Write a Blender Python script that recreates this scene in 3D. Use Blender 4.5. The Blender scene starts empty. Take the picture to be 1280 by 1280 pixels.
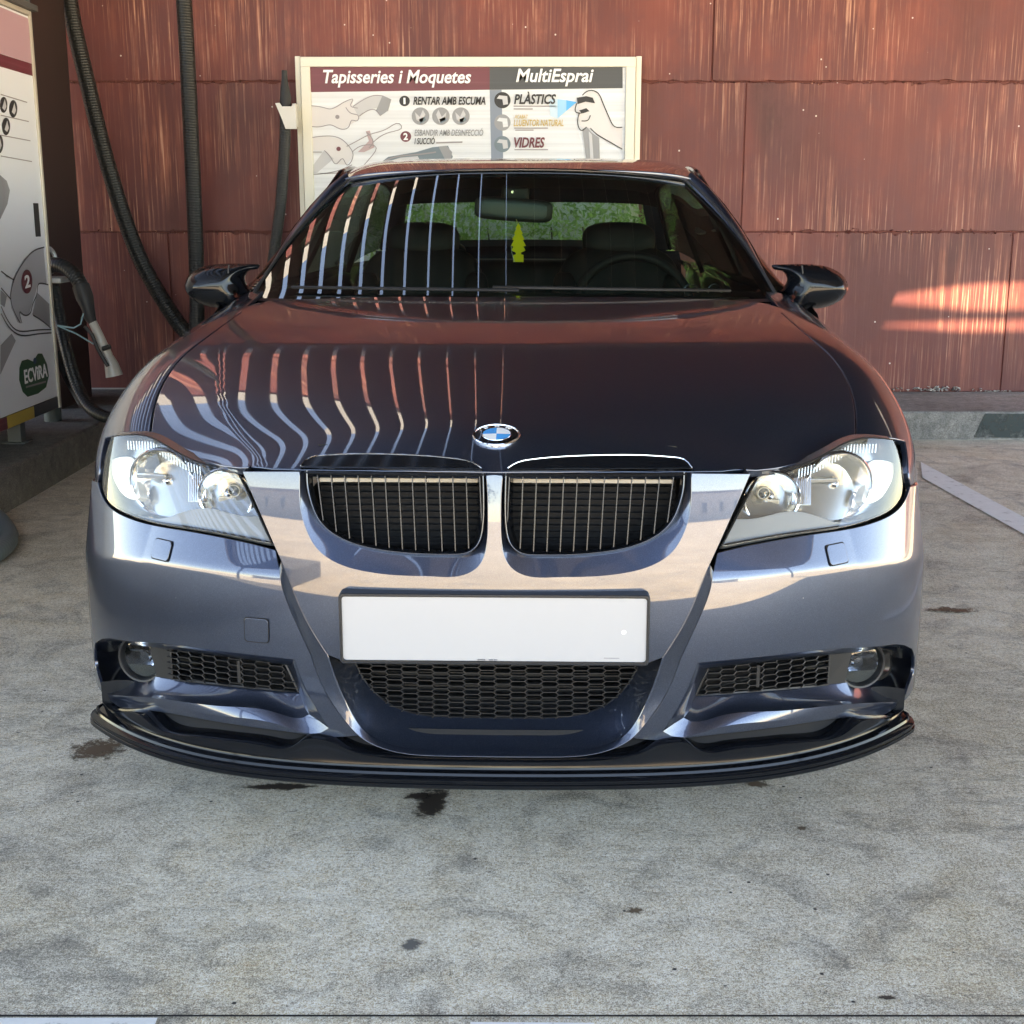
import bpy, math, random
import numpy as np
from mathutils import Vector, Matrix
from mathutils.geometry import delaunay_2d_cdt
R = math.radians
random.seed(7)
C = bpy.context.scene.collection
scene = bpy.context.scene

# ---------------------------------------------------------------- camera, sky, sun, exposure
FPX, PITCH, CAMH = 1620.0, R(12.8), 1.15
cam_d = bpy.data.cameras.new('camera'); cam = bpy.data.objects.new('camera', cam_d); C.objects.link(cam)
cam.location = (0, 0, CAMH); cam.rotation_euler = (R(90) - PITCH, 0, 0)
cam_d.sensor_width = 36; cam_d.lens = 36 * FPX / 1280; cam_d.clip_start = .05; cam_d.clip_end = 2000
scene.camera = cam
SUN = Vector((.30, -.46, .84)).normalized()          # towards the sun
world = bpy.data.worlds.new("World"); scene.world = world; world.use_nodes = True
wn = world.node_tree.nodes; wl = world.node_tree.links
sky = wn.new('ShaderNodeTexSky'); sky.sky_type = 'NISHITA'; sky.sun_disc = False
sky.sun_elevation = math.asin(SUN.z); sky.sun_rotation = math.atan2(SUN.x, SUN.y)
sky.air_density = 1.0; sky.altitude = 1500; sky.dust_density = .0; sky.ozone_density = 2.0
wn['Background'].inputs[1].default_value = .15
wl.new(sky.outputs[0], wn['Background'].inputs[0])
sd = bpy.data.lights.new('sun', 'SUN'); so = bpy.data.objects.new('sun', sd); C.objects.link(so)
sd.energy = 5.0; sd.angle = R(.5); sd.color = (1, .94, .84)
so.rotation_euler = SUN.to_track_quat('Z', 'Y').to_euler()
scene.view_settings.view_transform = 'Standard'; scene.view_settings.look = 'None'
scene.view_settings.gamma = 1; scene.view_settings.use_curve_mapping = False
scene.view_settings.exposure = 3.0
scene.view_settings.use_white_balance = True; scene.view_settings.white_balance_temperature = 9500; scene.view_settings.white_balance_tint = 14
scene.render.engine = 'CYCLES'; scene.cycles.max_bounces = 12; scene.cycles.transparent_max_bounces = 24
scene.cycles.glossy_bounces = 8

# ---------------------------------------------------------------- picture <-> place
CAMP = np.array([0, 0, CAMH]); ct, st = math.cos(PITCH), math.sin(PITCH)
def wray(px, py):
    a, b = (px - 640) / FPX, (640 - py) / FPX
    return np.array([a, ct + b * st, -st + b * ct])
def at_y(px, py, y):                       # world point of a pixel at a given distance
    d = wray(px, py); t = y / d[1]; return CAMP + d * t
def at_z(px, py, z):                       # world point of a pixel at a given height
    d = wray(px, py); t = (z - CAMH) / d[2]; return CAMP + d * t
CARD, CARX, YAW = 2.24, -.032, R(1.4)      # where the car stands
cy_, sy_ = math.cos(YAW), math.sin(YAW)
def to_world(p):
    p = np.asarray(p, float)
    return np.stack([p[..., 0] * cy_ + p[..., 1] * sy_ + CARX, -p[..., 0] * sy_ + p[..., 1] * cy_ + CARD, p[..., 2]], -1)
def to_car(w):
    w = np.asarray(w, float) - np.array([CARX, CARD, 0])
    return np.stack([w[..., 0] * cy_ - w[..., 1] * sy_, w[..., 0] * sy_ + w[..., 1] * cy_, w[..., 2]], -1)
def proj(p):                               # car-local -> pixel
    w = to_world(p) - CAMP
    dep = w[..., 1] * ct - w[..., 2] * st; up = w[..., 1] * st + w[..., 2] * ct
    return np.stack([640 + FPX * w[..., 0] / dep, 640 - FPX * up / dep], -1)
CARC = to_car(CAMP)
def car_y(px, py, y):                      # car-local point of a pixel at car-local depth y
    d = to_car(wray(px, py) + np.array([CARX, CARD, 0])); t = (y - CARC[1]) / d[1]
    return CARC + d * t

# ---------------------------------------------------------------- curves and surfaces
class Spline:                              # natural cubic
    def __init__(s, xs, ys):
        s.x = np.array(xs, float); s.y = np.array(ys, float)
        n = len(xs); h = np.diff(s.x); A = np.zeros((n, n)); b = np.zeros((n,) + s.y.shape[1:])
        A[0, 0] = A[-1, -1] = 1
        for i in range(1, n - 1):
            A[i, i - 1], A[i, i], A[i, i + 1] = h[i - 1], 2 * (h[i - 1] + h[i]), h[i]
            b[i] = 6 * ((s.y[i + 1] - s.y[i]) / h[i] - (s.y[i] - s.y[i - 1]) / h[i - 1])
        s.m = np.linalg.solve(A, b)
    def __call__(s, t):
        t = np.asarray(t, float); tc = np.clip(t, s.x[0], s.x[-1])
        i = np.clip(np.searchsorted(s.x, tc) - 1, 0, len(s.x) - 2); h = s.x[i + 1] - s.x[i]
        a, b = (s.x[i + 1] - tc), (tc - s.x[i])
        if s.y.ndim > 1: a, b, h = a[..., None], b[..., None], h[..., None]
        return s.m[i] * a ** 3 / (6 * h) + s.m[i + 1] * b ** 3 / (6 * h) + (s.y[i] / h - s.m[i] * h / 6) * a + (s.y[i + 1] / h - s.m[i + 1] * h / 6) * b
def smooth(pts, n=8):                      # spline through points, chord length
    p = np.array(pts, float); t = np.r_[0, np.cumsum(np.linalg.norm(np.diff(p, axis=0), axis=1))]
    sp = Spline(t, p); return sp(np.linspace(0, t[-1], (len(p) - 1) * n + 1))
def resample(p, n):
    p = np.array(p, float); t = np.r_[0, np.cumsum(np.linalg.norm(np.diff(p, axis=0), axis=1))]
    q = np.linspace(0, t[-1], n); return np.stack([np.interp(q, t, p[:, k]) for k in range(p.shape[1])], -1)
def chain(*runs):                          # join runs, dropping doubled points
    out = []
    for r in runs:
        for q in r:
            if not out or np.linalg.norm(np.array(q) - out[-1]) > 1e-5: out.append(np.array(q, float))
    if np.linalg.norm(out[0] - out[-1]) < 1e-5: out.pop()
    return np.array(out)
class Surf:
    def __init__(s, f, u, v, n=(160, 80)):
        s.f = f; s.U, s.V = np.meshgrid(np.linspace(*u, n[0]), np.linspace(*v, n[1]), indexing='ij')
        P = f(s.U, s.V); s.g = proj(P); s.P = P
        s.dist = np.linalg.norm(P - CARC, axis=-1)
    def inv(s, px, py):
        d = np.hypot(s.g[..., 0] - px, s.g[..., 1] - py)
        near = d < d.min() + 3                       # of the near ones take the one nearest to the camera
        k = np.argmin(np.where(near, s.dist, 1e9) + d * .001); u, v = s.U.flat[k], s.V.flat[k]
        for _ in range(12):
            e = 1e-4; q = proj(s.f(np.array([u, u + e, u]), np.array([v, v, v + e])))
            J = np.array([[(q[1, 0] - q[0, 0]) / e, (q[2, 0] - q[0, 0]) / e], [(q[1, 1] - q[0, 1]) / e, (q[2, 1] - q[0, 1]) / e]])
            r = np.array([px - q[0, 0], py - q[0, 1]])
            if abs(np.linalg.det(J)) < 1e-3: break
            du = np.clip(np.linalg.solve(J, r), -.03, .03); u += du[0]; v += du[1]
            if np.hypot(*r) < .05: break
        return np.array([u, v])
    def path(s, pts): return np.array([s.inv(*p) for p in pts])
    def at(s, uv): uv = np.asarray(uv); return s.f(uv[..., 0], uv[..., 1])
    def nrm(s, uv):
        uv = np.asarray(uv); e = 1e-3; u, v = uv[..., 0], uv[..., 1]
        a = s.f(u + e, v) - s.f(u - e, v); b = s.f(u, v + e) - s.f(u, v - e)
        n = np.cross(a, b); n /= np.linalg.norm(n, axis=-1, keepdims=True) + 1e-12
        c = s.at(uv) - np.array([0, 2.0, .5])        # outward = away from the middle of the car
        return n * np.sign((n * c).sum(-1, keepdims=True) + 1e-9)

# ---------------------------------------------------------------- objects
def link(name, me, mat, parent=None, label=None, kind=None, cat=None, group=None):
    o = bpy.data.objects.new(name, me); C.objects.link(o); o.parent = parent
    if mat is not None and me is not None: me.materials.append(mat)
    for k, v in (('label', label), ('kind', kind), ('category', cat), ('group', group)):
        if v: o[k] = v
    return o
def empty(name, label, cat, loc=(0, 0, 0), rz=0, group=None):
    o = bpy.data.objects.new(name, None); C.objects.link(o); o.location = loc; o.rotation_euler = (0, 0, rz)
    o['label'] = label; o['category'] = cat
    if group: o['group'] = group
    o.empty_display_size = .1
    return o
def mesh(name, V, F, nrm=None, smooth_=True):
    me = bpy.data.meshes.new(name); me.from_pydata([tuple(map(float, v)) for v in V], [], [tuple(int(i) for i in f) for f in F])
    me.update()
    if smooth_: me.polygons.foreach_set('use_smooth', [True] * len(me.polygons))
    if nrm is not None: me.normals_split_custom_set_from_vertices([tuple(map(float, n)) for n in nrm])
    return me
def orient(V, F, nrm):                     # flip faces to agree with the vertex normals
    V = np.array(V); nrm = np.array(nrm); out = []
    for f in F:
        a, b, c = V[f[0]], V[f[1]], V[f[2]]; n = np.cross(b - a, c - a)
        out.append(f if n @ nrm[f[0]] + n @ nrm[f[1]] + n @ nrm[f[2]] >= 0 else f[::-1])
    return out
class MB:                                  # mesh builder: many shapes, one mesh
    def __init__(s): s.v = []; s.f = []
    def add(s, V, F):
        n = len(s.v); s.v += [tuple(map(float, q)) for q in V]; s.f += [tuple(int(i) + n for i in f) for f in F]
    def box(s, a, b, M=None, bev=0):
        (x0, y0, z0), (x1, y1, z1) = a, b
        V = [(x, y, z) for x in (x0, x1) for y in (y0, y1) for z in (z0, z1)]
        if M is not None: V = [M @ Vector(v) for v in V]
        s.add(V, [(0, 1, 3, 2), (4, 6, 7, 5), (0, 4, 5, 1), (2, 3, 7, 6), (0, 2, 6, 4), (1, 5, 7, 3)])
    def bar(s, a, b, w, h, up=(0, 0, 1)):  # rectangular bar from a to b
        a, b = Vector(a), Vector(b); d = (b - a).normalized(); sd_ = d.cross(Vector(up)).normalized(); u = sd_.cross(d)
        V = [p + sd_ * w / 2 * i + u * h / 2 * j for p in (a, b) for i, j in ((-1, -1), (1, -1), (1, 1), (-1, 1))]
        s.add(V, [(0, 3, 2, 1), (4, 5, 6, 7), (0, 1, 5, 4), (1, 2, 6, 5), (2, 3, 7, 6), (3, 0, 4, 7)])
    def tube(s, pts, r, n=10, closed=False, cap=True):
        P = [Vector(p) for p in pts]; m = len(P); rs = r if hasattr(r, '__len__') else [r] * m
        d0 = (P[1] - P[0]).normalized(); u = d0.orthogonal().normalized(); V = []
        for i, p in enumerate(P):
            a = P[(i - 1) % m] if (closed or i) else P[0]; b = P[(i + 1) % m] if (closed or i < m - 1) else P[-1]
            d = (b - a).normalized(); u = (u - d * u.dot(d)).normalized(); w = d.cross(u)
            V += [p + (u * math.cos(k * 2 * math.pi / n) + w * math.sin(k * 2 * math.pi / n)) * rs[i] for k in range(n)]
        F = []
        for i in range(m if closed else m - 1):
            for k in range(n):
                j = (i + 1) % m; F.append((i * n + k, i * n + (k + 1) % n, j * n + (k + 1) % n, j * n + k))
        if cap and not closed: F += [tuple(range(n))[::-1], tuple((m - 1) * n + k for k in range(n))]
        s.add(V, F)
    def lathe(s, prof, n=32, M=None):      # prof: (radius, height) pairs round local Z
        V = [(r * math.cos(k * 2 * math.pi / n), r * math.sin(k * 2 * math.pi / n), z) for r, z in prof for k in range(n)]
        if M is not None: V = [M @ Vector(v) for v in V]
        s.add(V, [(i * n + k, i * n + (k + 1) % n, (i + 1) * n + (k + 1) % n, (i + 1) * n + k) for i in range(len(prof) - 1) for k in range(n)])
    def prism(s, poly, f0, f1):            # polygon (2D) between two mappings to 3D
        n = len(poly); t = delaunay_2d_cdt([Vector((float(p[0]), float(p[1]))) for p in poly], [(i, (i + 1) % n) for i in range(n)], [], 1, 1e-7)
        V2 = [tuple(v) for v in t[0]]; tri = [f for f in t[2] if inside(np.array([np.mean([V2[i] for i in f], axis=0)]), np.array(poly))[0]]
        m = len(V2); s.add([f0(*v) for v in V2] + [f1(*v) for v in V2], [tuple(f) for f in tri] + [tuple(m + i for i in f[::-1]) for f in tri])
        q = len(s.v); s.add([f0(*p) for p in poly] + [f1(*p) for p in poly], [(i, n + i, n + (i + 1) % n, (i + 1) % n) for i in range(n)])
    def build(s, name, mat, parent=None, sharp=30, bevel=0, **k):
        me = mesh(name, s.v, s.f); o = link(name, me, mat, parent, **k)
        if sharp is not None: me.set_sharp_from_angle(angle=R(sharp))
        if bevel:
            b = o.modifiers.new('bevel', 'BEVEL'); b.width = bevel; b.segments = 2; b.limit_method = 'ANGLE'; b.angle_limit = R(40)
            b.harden_normals = False
        return o
def inside(P, poly):
    x, y = P[:, 0], P[:, 1]; r = np.zeros(len(P), bool); n = len(poly)
    for i in range(n):
        (x0, y0), (x1, y1) = poly[i], poly[(i + 1) % n]
        if y0 == y1: continue
        c = ((y0 > y) != (y1 > y)) & (x < (x1 - x0) * (y - y0) / (y1 - y0) + x0); r ^= c
    return r
def segdist(P, poly):
    d = np.full(len(P), 1e9); n = len(poly)
    for i in range(n):
        a, b = poly[i], poly[(i + 1) % n]; ab = b - a; L = ab @ ab
        if L < 1e-14: continue
        t = np.clip(((P - a) @ ab) / L, 0, 1); d = np.minimum(d, np.linalg.norm(P - a - t[:, None] * ab, axis=1))
    return d
def tessellate(outer, holes, h):
    outer = np.array(outer, float); loops = [outer] + [np.array(q, float) for q in holes]
    def dens(L):
        out = []
        for i in range(len(L)):
            a, b = L[i], L[(i + 1) % len(L)]; k = max(1, int(math.ceil(np.linalg.norm(b - a) / h)))
            out += [a + (b - a) * j / k for j in range(k)]
        return np.array(out)
    loops = [dens(L) for L in loops]
    lo, hi = outer.min(0), outer.max(0); xs = np.arange(lo[0], hi[0], h); ys = np.arange(lo[1], hi[1], h * .87)
    G = np.array([(x + (j % 2) * h / 2, y) for j, y in enumerate(ys) for x in xs])
    k = inside(G, loops[0])
    for L in loops[1:]: k &= ~inside(G, L)
    G = G[k]
    for L in loops:
        if len(G): G = G[segdist(G, L) > h * .45]
    pts = []; edges = []
    for L in loops:
        n = len(L); b = len(pts); pts += list(L); edges += [(b + i, b + (i + 1) % n) for i in range(n)]
    pts += list(G)
    t = delaunay_2d_cdt([Vector((float(p[0]), float(p[1]))) for p in pts], edges, [], 0, 1e-7)
    V = np.array([tuple(v) for v in t[0]]); F = np.array([f for f in t[2] if len(f) == 3])
    c = V[F].mean(1); k = inside(c, loops[0])
    for L in loops[1:]: k &= ~inside(c, L)
    return V, F[k], loops
def patch(name, surf, outer, mat, parent, holes=(), h=.012, rim=.010, mirror=1, off=0, r=.0016, **kw):
    """a panel: the piece of a surface inside an outline, with its edge rolled in."""
    UV, F, loops = tessellate(outer, holes, h)
    P = surf.at(UV); N = surf.nrm(UV); P = P + N * off
    V = list(P); NN = list(N); FF = [tuple(f) for f in F]
    if rim:
        for li, L in enumerate(loops):
            p = surf.at(L) + surf.nrm(L) * off; n = surf.nrm(L); m = len(L)
            tg = np.roll(p, -1, 0) - np.roll(p, 1, 0); out = np.cross(tg, n); out /= np.linalg.norm(out, axis=1, keepdims=True) + 1e-12
            e = 1e-3; area = 0
            for i in range(m): area += L[i][0] * L[(i + 1) % m][1] - L[(i + 1) % m][0] * L[i][1]
            # outward from the panel: test one point
            mid = surf.at(np.array([L[0] + (0, 0)]))[0]
            q = p + out * .004
            # orientation by comparing with the panel's own faces through the nearest vertex
            d = np.linalg.norm(P - p[m // 2], axis=1); near = P[(d > 1e-5) & (d < h * 2.2)]
            if len(near) and ((near - p[m // 2]).mean(0) @ out[m // 2]) > 0: out = -out
            rows = [(0, 0, n), (r * .7, r * .3, n * .7 + out * .7), (r, r, out), (r, rim, out)]
            base = len(V)
            for a, b, nn in rows:
                V += list(p + out * a - n * b); NN += list(nn)
            for k in range(len(rows) - 1):
                for i in range(m):
                    j = (i + 1) % m; FF.append((base + k * m + i, base + k * m + j, base + (k + 1) * m + j, base + (k + 1) * m + i))
    V = np.array(V); NN = np.array(NN); NN /= np.linalg.norm(NN, axis=1, keepdims=True) + 1e-12
    if mirror < 0: V = V * (-1, 1, 1); NN = NN * (-1, 1, 1)
    FF = orient(V, FF, NN)
    return link(name, mesh(name, V, FF, NN), mat, parent, **kw)
def grid(name, rows, mat, parent, closed=False, flip=False, sharp=None, **kw):   # loft through rows of equal length
    rows = np.array(rows, float); m, n = rows.shape[:2]; V = rows.reshape(-1, 3)
    F = []
    for i in range(m - 1):
        for j in range(n if closed else n - 1):
            k = (j + 1) % n; q = (i * n + j, i * n + k, (i + 1) * n + k, (i + 1) * n + j); F.append(q[::-1] if flip else q)
    me = mesh(name, V, F)
    if sharp: me.set_sharp_from_angle(angle=R(sharp))
    return link(name, me, mat, parent, **kw)
def refine(rows, k):                       # spline between rows
    rows = np.array(rows, float); t = np.arange(len(rows)); s = Spline(t, rows.reshape(len(rows), -1))
    q = np.linspace(0, len(rows) - 1, (len(rows) - 1) * k + 1); return s(q).reshape(len(q), *rows.shape[1:])
def mx(p): return np.array(p, float) * np.array([-1] + [1] * (np.array(p).shape[-1] - 1))

# ---------------------------------------------------------------- materials
def mat(name, col=(.5, .5, .5), rough=.5, metal=0, **k):
    m = bpy.data.materials.new(name); m.use_nodes = True; b = m.node_tree.nodes['Principled BSDF']
    b.inputs['Base Color'].default_value = (*col, 1); b.inputs['Roughness'].default_value = rough; b.inputs['Metallic'].default_value = metal
    for a, v in k.items(): b.inputs[a.replace('_', ' ')].default_value = v
    return m
def nodes(m): return m.node_tree.nodes, m.node_tree.links, m.node_tree.nodes['Principled BSDF']
def tex(m, kind, **k):
    N, L, B = nodes(m); t = N.new('ShaderNodeTex' + kind)
    for a, v in k.items():
        if a in t.inputs: t.inputs[a].default_value = v
        else: setattr(t, a, v)
    return t
def coords(m, scale=(1, 1, 1), space='Object'):
    N, L, B = nodes(m); c = N.new('ShaderNodeTexCoord'); mp = N.new('ShaderNodeMapping'); mp.inputs['Scale'].default_value = scale
    L.new(c.outputs[space], mp.inputs[0]); return mp.outputs[0]
def ramp(m, src, stops, interp='LINEAR'):
    N, L, B = nodes(m); r = N.new('ShaderNodeValToRGB'); L.new(src, r.inputs[0]); e = r.color_ramp.elements; r.color_ramp.interpolation = interp
    while len(e) > len(stops): e.remove(e[-1])
    while len(e) < len(stops): e.new(.5)
    for i, (p, c) in enumerate(stops):
        e[i].position = p; e[i].color = (*c, 1) if hasattr(c, '__len__') else (c, c, c, 1)
    return r.outputs[0]
def mix(m, fac, a, b, mode='MIX'):
    N, L, B = nodes(m); x = N.new('ShaderNodeMix'); x.data_type = 'RGBA'; x.blend_type = mode
    for s, v in ((0, fac), (6, a), (7, b)):
        if hasattr(v, 'links') or hasattr(v, 'is_linked'): L.new(v, x.inputs[s])
        else: x.inputs[s].default_value = v if s == 0 else (*v, 1)
    return x.outputs[2]
def bump(m, src, dist=.001, strength=1, prev=None):
    N, L, B = nodes(m); b = N.new('ShaderNodeBump'); b.inputs['Distance'].default_value = dist; b.inputs['Strength'].default_value = strength
    L.new(src, b.inputs['Height'])
    if prev is not None: L.new(prev, b.inputs['Normal'])
    L.new(b.outputs[0], B.inputs['Normal']); return b.outputs[0]

def paint_mat(name, base, flake=(.22, .27, .36)):
    m = mat(name, base, .30, .8, Coat_Weight=1, Coat_Roughness=.012, Coat_IOR=1.75)
    N, L, B = nodes(m); v = tex(m, 'Voronoi', Scale=2600.0); L.new(coords(m), v.inputs['Vector'])
    r = ramp(m, v.outputs['Color'], [(0, base), (.62, tuple(c * 1.25 for c in base)), (1, flake)])
    d_ = tex(m, 'Voronoi', Scale=11.0); L.new(coords(m), d_.inputs['Vector']); sp_m = ramp(m, d_.outputs['Distance'], [(.010, .8), (.016, 0)])
    L.new(mix(m, sp_m, r, (.55, .54, .50)), B.inputs['Base Color']); L.new(mix(m, sp_m, (1, 1, 1), (0, 0, 0)), B.inputs['Coat Weight'])
    n = tex(m, 'Noise', Scale=9.0, Detail=5.0); L.new(coords(m), n.inputs['Vector'])       # thin dust and wash film
    L.new(ramp(m, n.outputs[0], [(.3, .008), (.75, .04)]), B.inputs['Coat Roughness'])
    return m
PAINT = paint_mat('graphite_blue_paint', (.028, .040, .070), (.11, .14, .20))
GBLACK = mat('gloss_black_plastic', (.005, .006, .008), .10, 0, Specular_IOR_Level=.32)
BLACK = mat('black_plastic', (.011, .011, .012), .42)
VOID = mat('dark_cavity', (.006, .006, .007), .8)
RUBBER = mat('black_rubber', (.02, .02, .021), .6)
CHROME = mat('chrome', (.72, .73, .75), .09, 1)
DCHROME = mat('dark_chrome', (.10, .11, .13), .2, 1)
SATIN = mat('satin_grey_plastic', (.30, .32, .33), .35, .3)
WHITE = mat('white_plate', (.40, .40, .41), .35)
def glass_mat(name, tint, ior=1.5, rough=0.0, extra=0.0):
    m = bpy.data.materials.new(name); m.use_nodes = True; N = m.node_tree.nodes; L = m.node_tree.links
    N.remove(N['Principled BSDF']); o = N['Material Output']
    g = N.new('ShaderNodeBsdfGlossy'); g.inputs['Roughness'].default_value = rough; g.inputs['Color'].default_value = (1, 1, 1, 1)
    t = N.new('ShaderNodeBsdfTransparent'); t.inputs[0].default_value = (*tint, 1)
    lw = N.new('ShaderNodeLayerWeight'); lw.inputs[0].default_value = .5; pw_ = N.new('ShaderNodeMath'); pw_.operation = 'POWER'; pw_.inputs[1].default_value = 4.2; L.new(lw.outputs['Facing'], pw_.inputs[0])
    f = N.new('ShaderNodeMath'); f.operation = 'MULTIPLY_ADD'; f0 = 1.7 * ((ior - 1) / (ior + 1)) ** 2; f.inputs[1].default_value = 1 - f0; f.inputs[2].default_value = f0; L.new(pw_.outputs[0], f.inputs[0])
    a = N.new('ShaderNodeMath'); a.operation = 'ADD'; a.inputs[1].default_value = extra; a.use_clamp = True
    x = N.new('ShaderNodeMixShader'); L.new(f.outputs[0], a.inputs[0]); L.new(a.outputs[0], x.inputs[0]); L.new(t.outputs[0], x.inputs[1]); L.new(g.outputs[0], x.inputs[2])
    L.new(x.outputs[0], o.inputs[0]); return m
GLASS = glass_mat('tinted_windscreen_glass', (.40, .50, .44), 1.7, 0, .0)
SGLASS = glass_mat('tinted_side_glass', (.24, .30, .27), 1.5); RGLASS = glass_mat('clear_rear_glass', (.80, .95, .86), 1.45)
LENS = glass_mat('clear_lamp_lens', (.93, .96, .98), 1.5)
# ================================================================ THE CAR (built in its own frame: x right, y back, z up, nose at y = 0)
car = empty('car', 'dark graphite blue sedan seen head-on with blank white number plate', 'car', (CARX, CARD, 0), -YAW)
_pl = [(0, 0), (.20, .005), (.36, .020), (.50, .052), (.62, .105), (.72, .175), (.80, .255), (.86, .340), (.895, .425), (.912, .52), (.919, .64), (.920, .78), (.918, .9)]
_pp = [(-a, b) for a, b in _pl[:0:-1]] + _pl
_pp = np.array(_pp); _s = np.r_[0, np.cumsum(np.linalg.norm(np.diff(_pp, axis=0), axis=1))]; _s -= _s[len(_pl) - 1]
PLAN = Spline(_s, _pp); SMAX = _s[-1]
def plan(s):
    p = PLAN(s); e = 1e-3; t = PLAN(s + e) - PLAN(s - e); t /= np.linalg.norm(t, axis=-1, keepdims=True)
    return p, np.stack([-t[..., 1], t[..., 0]], -1)          # point and inward direction
def wrap(g):
    def f(s, z):
        s, z = np.broadcast_arrays(np.asarray(s, float), np.asarray(z, float)); p, n = plan(s); q = p + n * g(np.abs(s), z)[..., None]
        return np.stack([q[..., 0], q[..., 1], z], -1)
    return f
def s_of_x(x): return float(np.interp(x, PLAN(np.linspace(0, SMAX, 400))[:, 0], np.linspace(0, SMAX, 400)))
def s_of_y(y): return float(np.interp(y, PLAN(np.linspace(0, SMAX, 400))[:, 1], np.linspace(0, SMAX, 400)))
gN = Spline([.10, .22, .32, .40, .46, .52, .58, .64, .69, .73, .78], [.030, .010, .001, -.0005, .0018, .0058, .0112, .0178, .0247, .0315, .0425])
gW = Spline([.10, .22, .30, .36, .40, .44, .48, .52, .58, .68], [.012, .003, .0005, 0, .0008, .0028, .0062, .0105, .0172, .029])
ZC = Spline([0, .39, .60, .80, .95, 1.3], [.503, .505, .508, .492, .470, .45])
def softp(x, k): return .5 * (x + np.sqrt(x * x + k * k))
def g_nose(s, z): return gN(z)
def g_wing(s, z):
    t = np.clip((s - .75) / .3, 0, 1); e = z - ZC(s)
    low = np.maximum(0, .40 - z)
    return (.020 * (1 - .9 * t) + gW(z) * (1 - .5 * t) + (.32 * (1 - t) + .10 * t) * softp(e, .006))
def g_lens(s, z):
    t = np.clip((s - .45) / .5, 0, 1); t = t * t * (3 - 2 * t); k = .60 - .44 * t
    return .052 - .038 * t + k * (z - .57) + (.5 * (z - .57) ** 2)
NOSE = Surf(wrap(g_nose), (-.60, .60), (.20, .78), (260, 130))
WING = Surf(wrap(g_wing), (-SMAX, 0), (.10, .68), (300, 160))
LENSS = Surf(wrap(g_lens), (-SMAX + .05, -.25), (.50, .80), (200, 100))

zc = Spline([-.1, .02, .06, .10, .14, .22, .30, .5, .7, .8, .9, 1.0, 1.1, 1.25, 1.5], [.60, .702, .727, .744, .757, .777, .795, .836, .8755, .8925, .907, .9195, .931, .946, .968])
aC = Spline([0, .16, .37, .62, .9, 1.2, 1.5], [.26, .245, .140, .078, .046, .040, .038])
xC = Spline([0, .16, .37, .62, .9, 1.2, 1.5], [.40, .455, .56, .63, .69, .705, .71])
mC = Spline([0, .16, .37, .50, .62, .75, .9, 1.2, 1.5], [.12, .17, .17, .14, .11, .08, .06, .05, .05])
def hood_f(x, y):
    x, y = np.broadcast_arrays(np.asarray(x, float), np.asarray(y, float)); ax = np.abs(x)
    e = ax - xC(y)
    z = zc(y) - aC(y) * ax ** 2 - mC(y) * (softp(e, .006) - .0) + .10 * np.clip(e, 0, .2) * np.clip((.5 - y) / .4, 0, 1) * np.clip(e, 0, .2)
    return np.stack([x, y, z], -1)
HOOD = Surf(hood_f, (-.84, .84), (0.0, 1.38), (240, 200))

# ---- hood outline, in the picture's left half, mirrored
edge = smooth([(607, 589), (603, 587)], 2)
front = [(190, 542.5), (204, 551), (226, 563), (250, 573), (274, 580), (300, 583.5)]
lead = chain(HOOD.path(smooth(front, 5)), HOOD.path([(340, 585), (374, 586), (420, 587), (480, 587.5), (540, 588), (590, 588.5), (617, 589)]))
side_px = smooth([(190, 541.5), (193.5, 515), (200, 492), (211, 470), (224, 452), (241, 436), (262, 420), (285, 403), (303, 390)], 4)
sideL = HOOD.path(side_px)
print('hood side', np.round(sideL[[0, 8, 16, 24, -1]], 3).tolist(), 'lead', np.round(lead[[0, 12, 25, -1]], 3).tolist())
rear = [(-.700, 1.20), (-.66, 1.262), (-.55, 1.275), (-.3, 1.262), (0, 1.256)]
rear = smooth([sideL[-1]] + rear, 5)
halfL = np.concatenate([lead[::-1], sideL[1:], rear[1:]])       # from nose centre round to the rear centre
halfL[0][0] = 0; halfL[-1][0] = 0
hood_out = chain(halfL, mx(halfL[1:-1][::-1]))
hood = patch('hood', HOOD, hood_out, PAINT, car, h=.014, rim=.016, r=.003)

# ---- nose panel round the kidney openings
recess_px = chain(smooth([(373.8, 590), (373.8, 610), (375, 633), (382.7, 662), (397, 686.6), (420.6, 703.5), (455, 714), (500, 719.3), (543, 720.8), (579, 719), (598, 708), (607.5, 688), (610.3, 655), (610, 620), (608.5, 595)], 6))
recess = NOSE.path(recess_px)
ridge_in_px = chain([(352, 701)], smooth([(352, 701), (361, 722), (380, 768), (410, 818)], 6))
nose_half = chain(NOSE.path([(617.5, 594)]), recess[::-1], NOSE.path([(340, 590), (304, 590), (327, 644)]), NOSE.path(ridge_in_px), NOSE.path([(430, 826), (520, 828), (617.5, 829)]))
nose_half[0][0] = 0; nose_half[-1][0] = 0
nose_out = chain(nose_half, mx(nose_half[1:-1][::-1]))
bumper = patch('front_bumper', NOSE, nose_out, PAINT, car, h=.010, rim=.008)

# dark closing strips behind the panel edges, so the gaps stay shut from the side
e_ = NOSE.at(NOSE.path(smooth([(304, 590), (327, 644), (352, 701)], 6))); e2_ = WING.at(WING.path(smooth([(346, 697), (312, 685), (282, 678.5), (228, 668), (188, 660.5), (156, 650.5), (134, 637), (124, 622)], 5)))
for q_ in (e_, e2_):
    for f_ in (lambda v: v, mx): grid('closing_strip', f_(np.array([q_ + (0, .004, 0), q_ + (0, .10, 0)])), BLACK, bumper)
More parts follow.
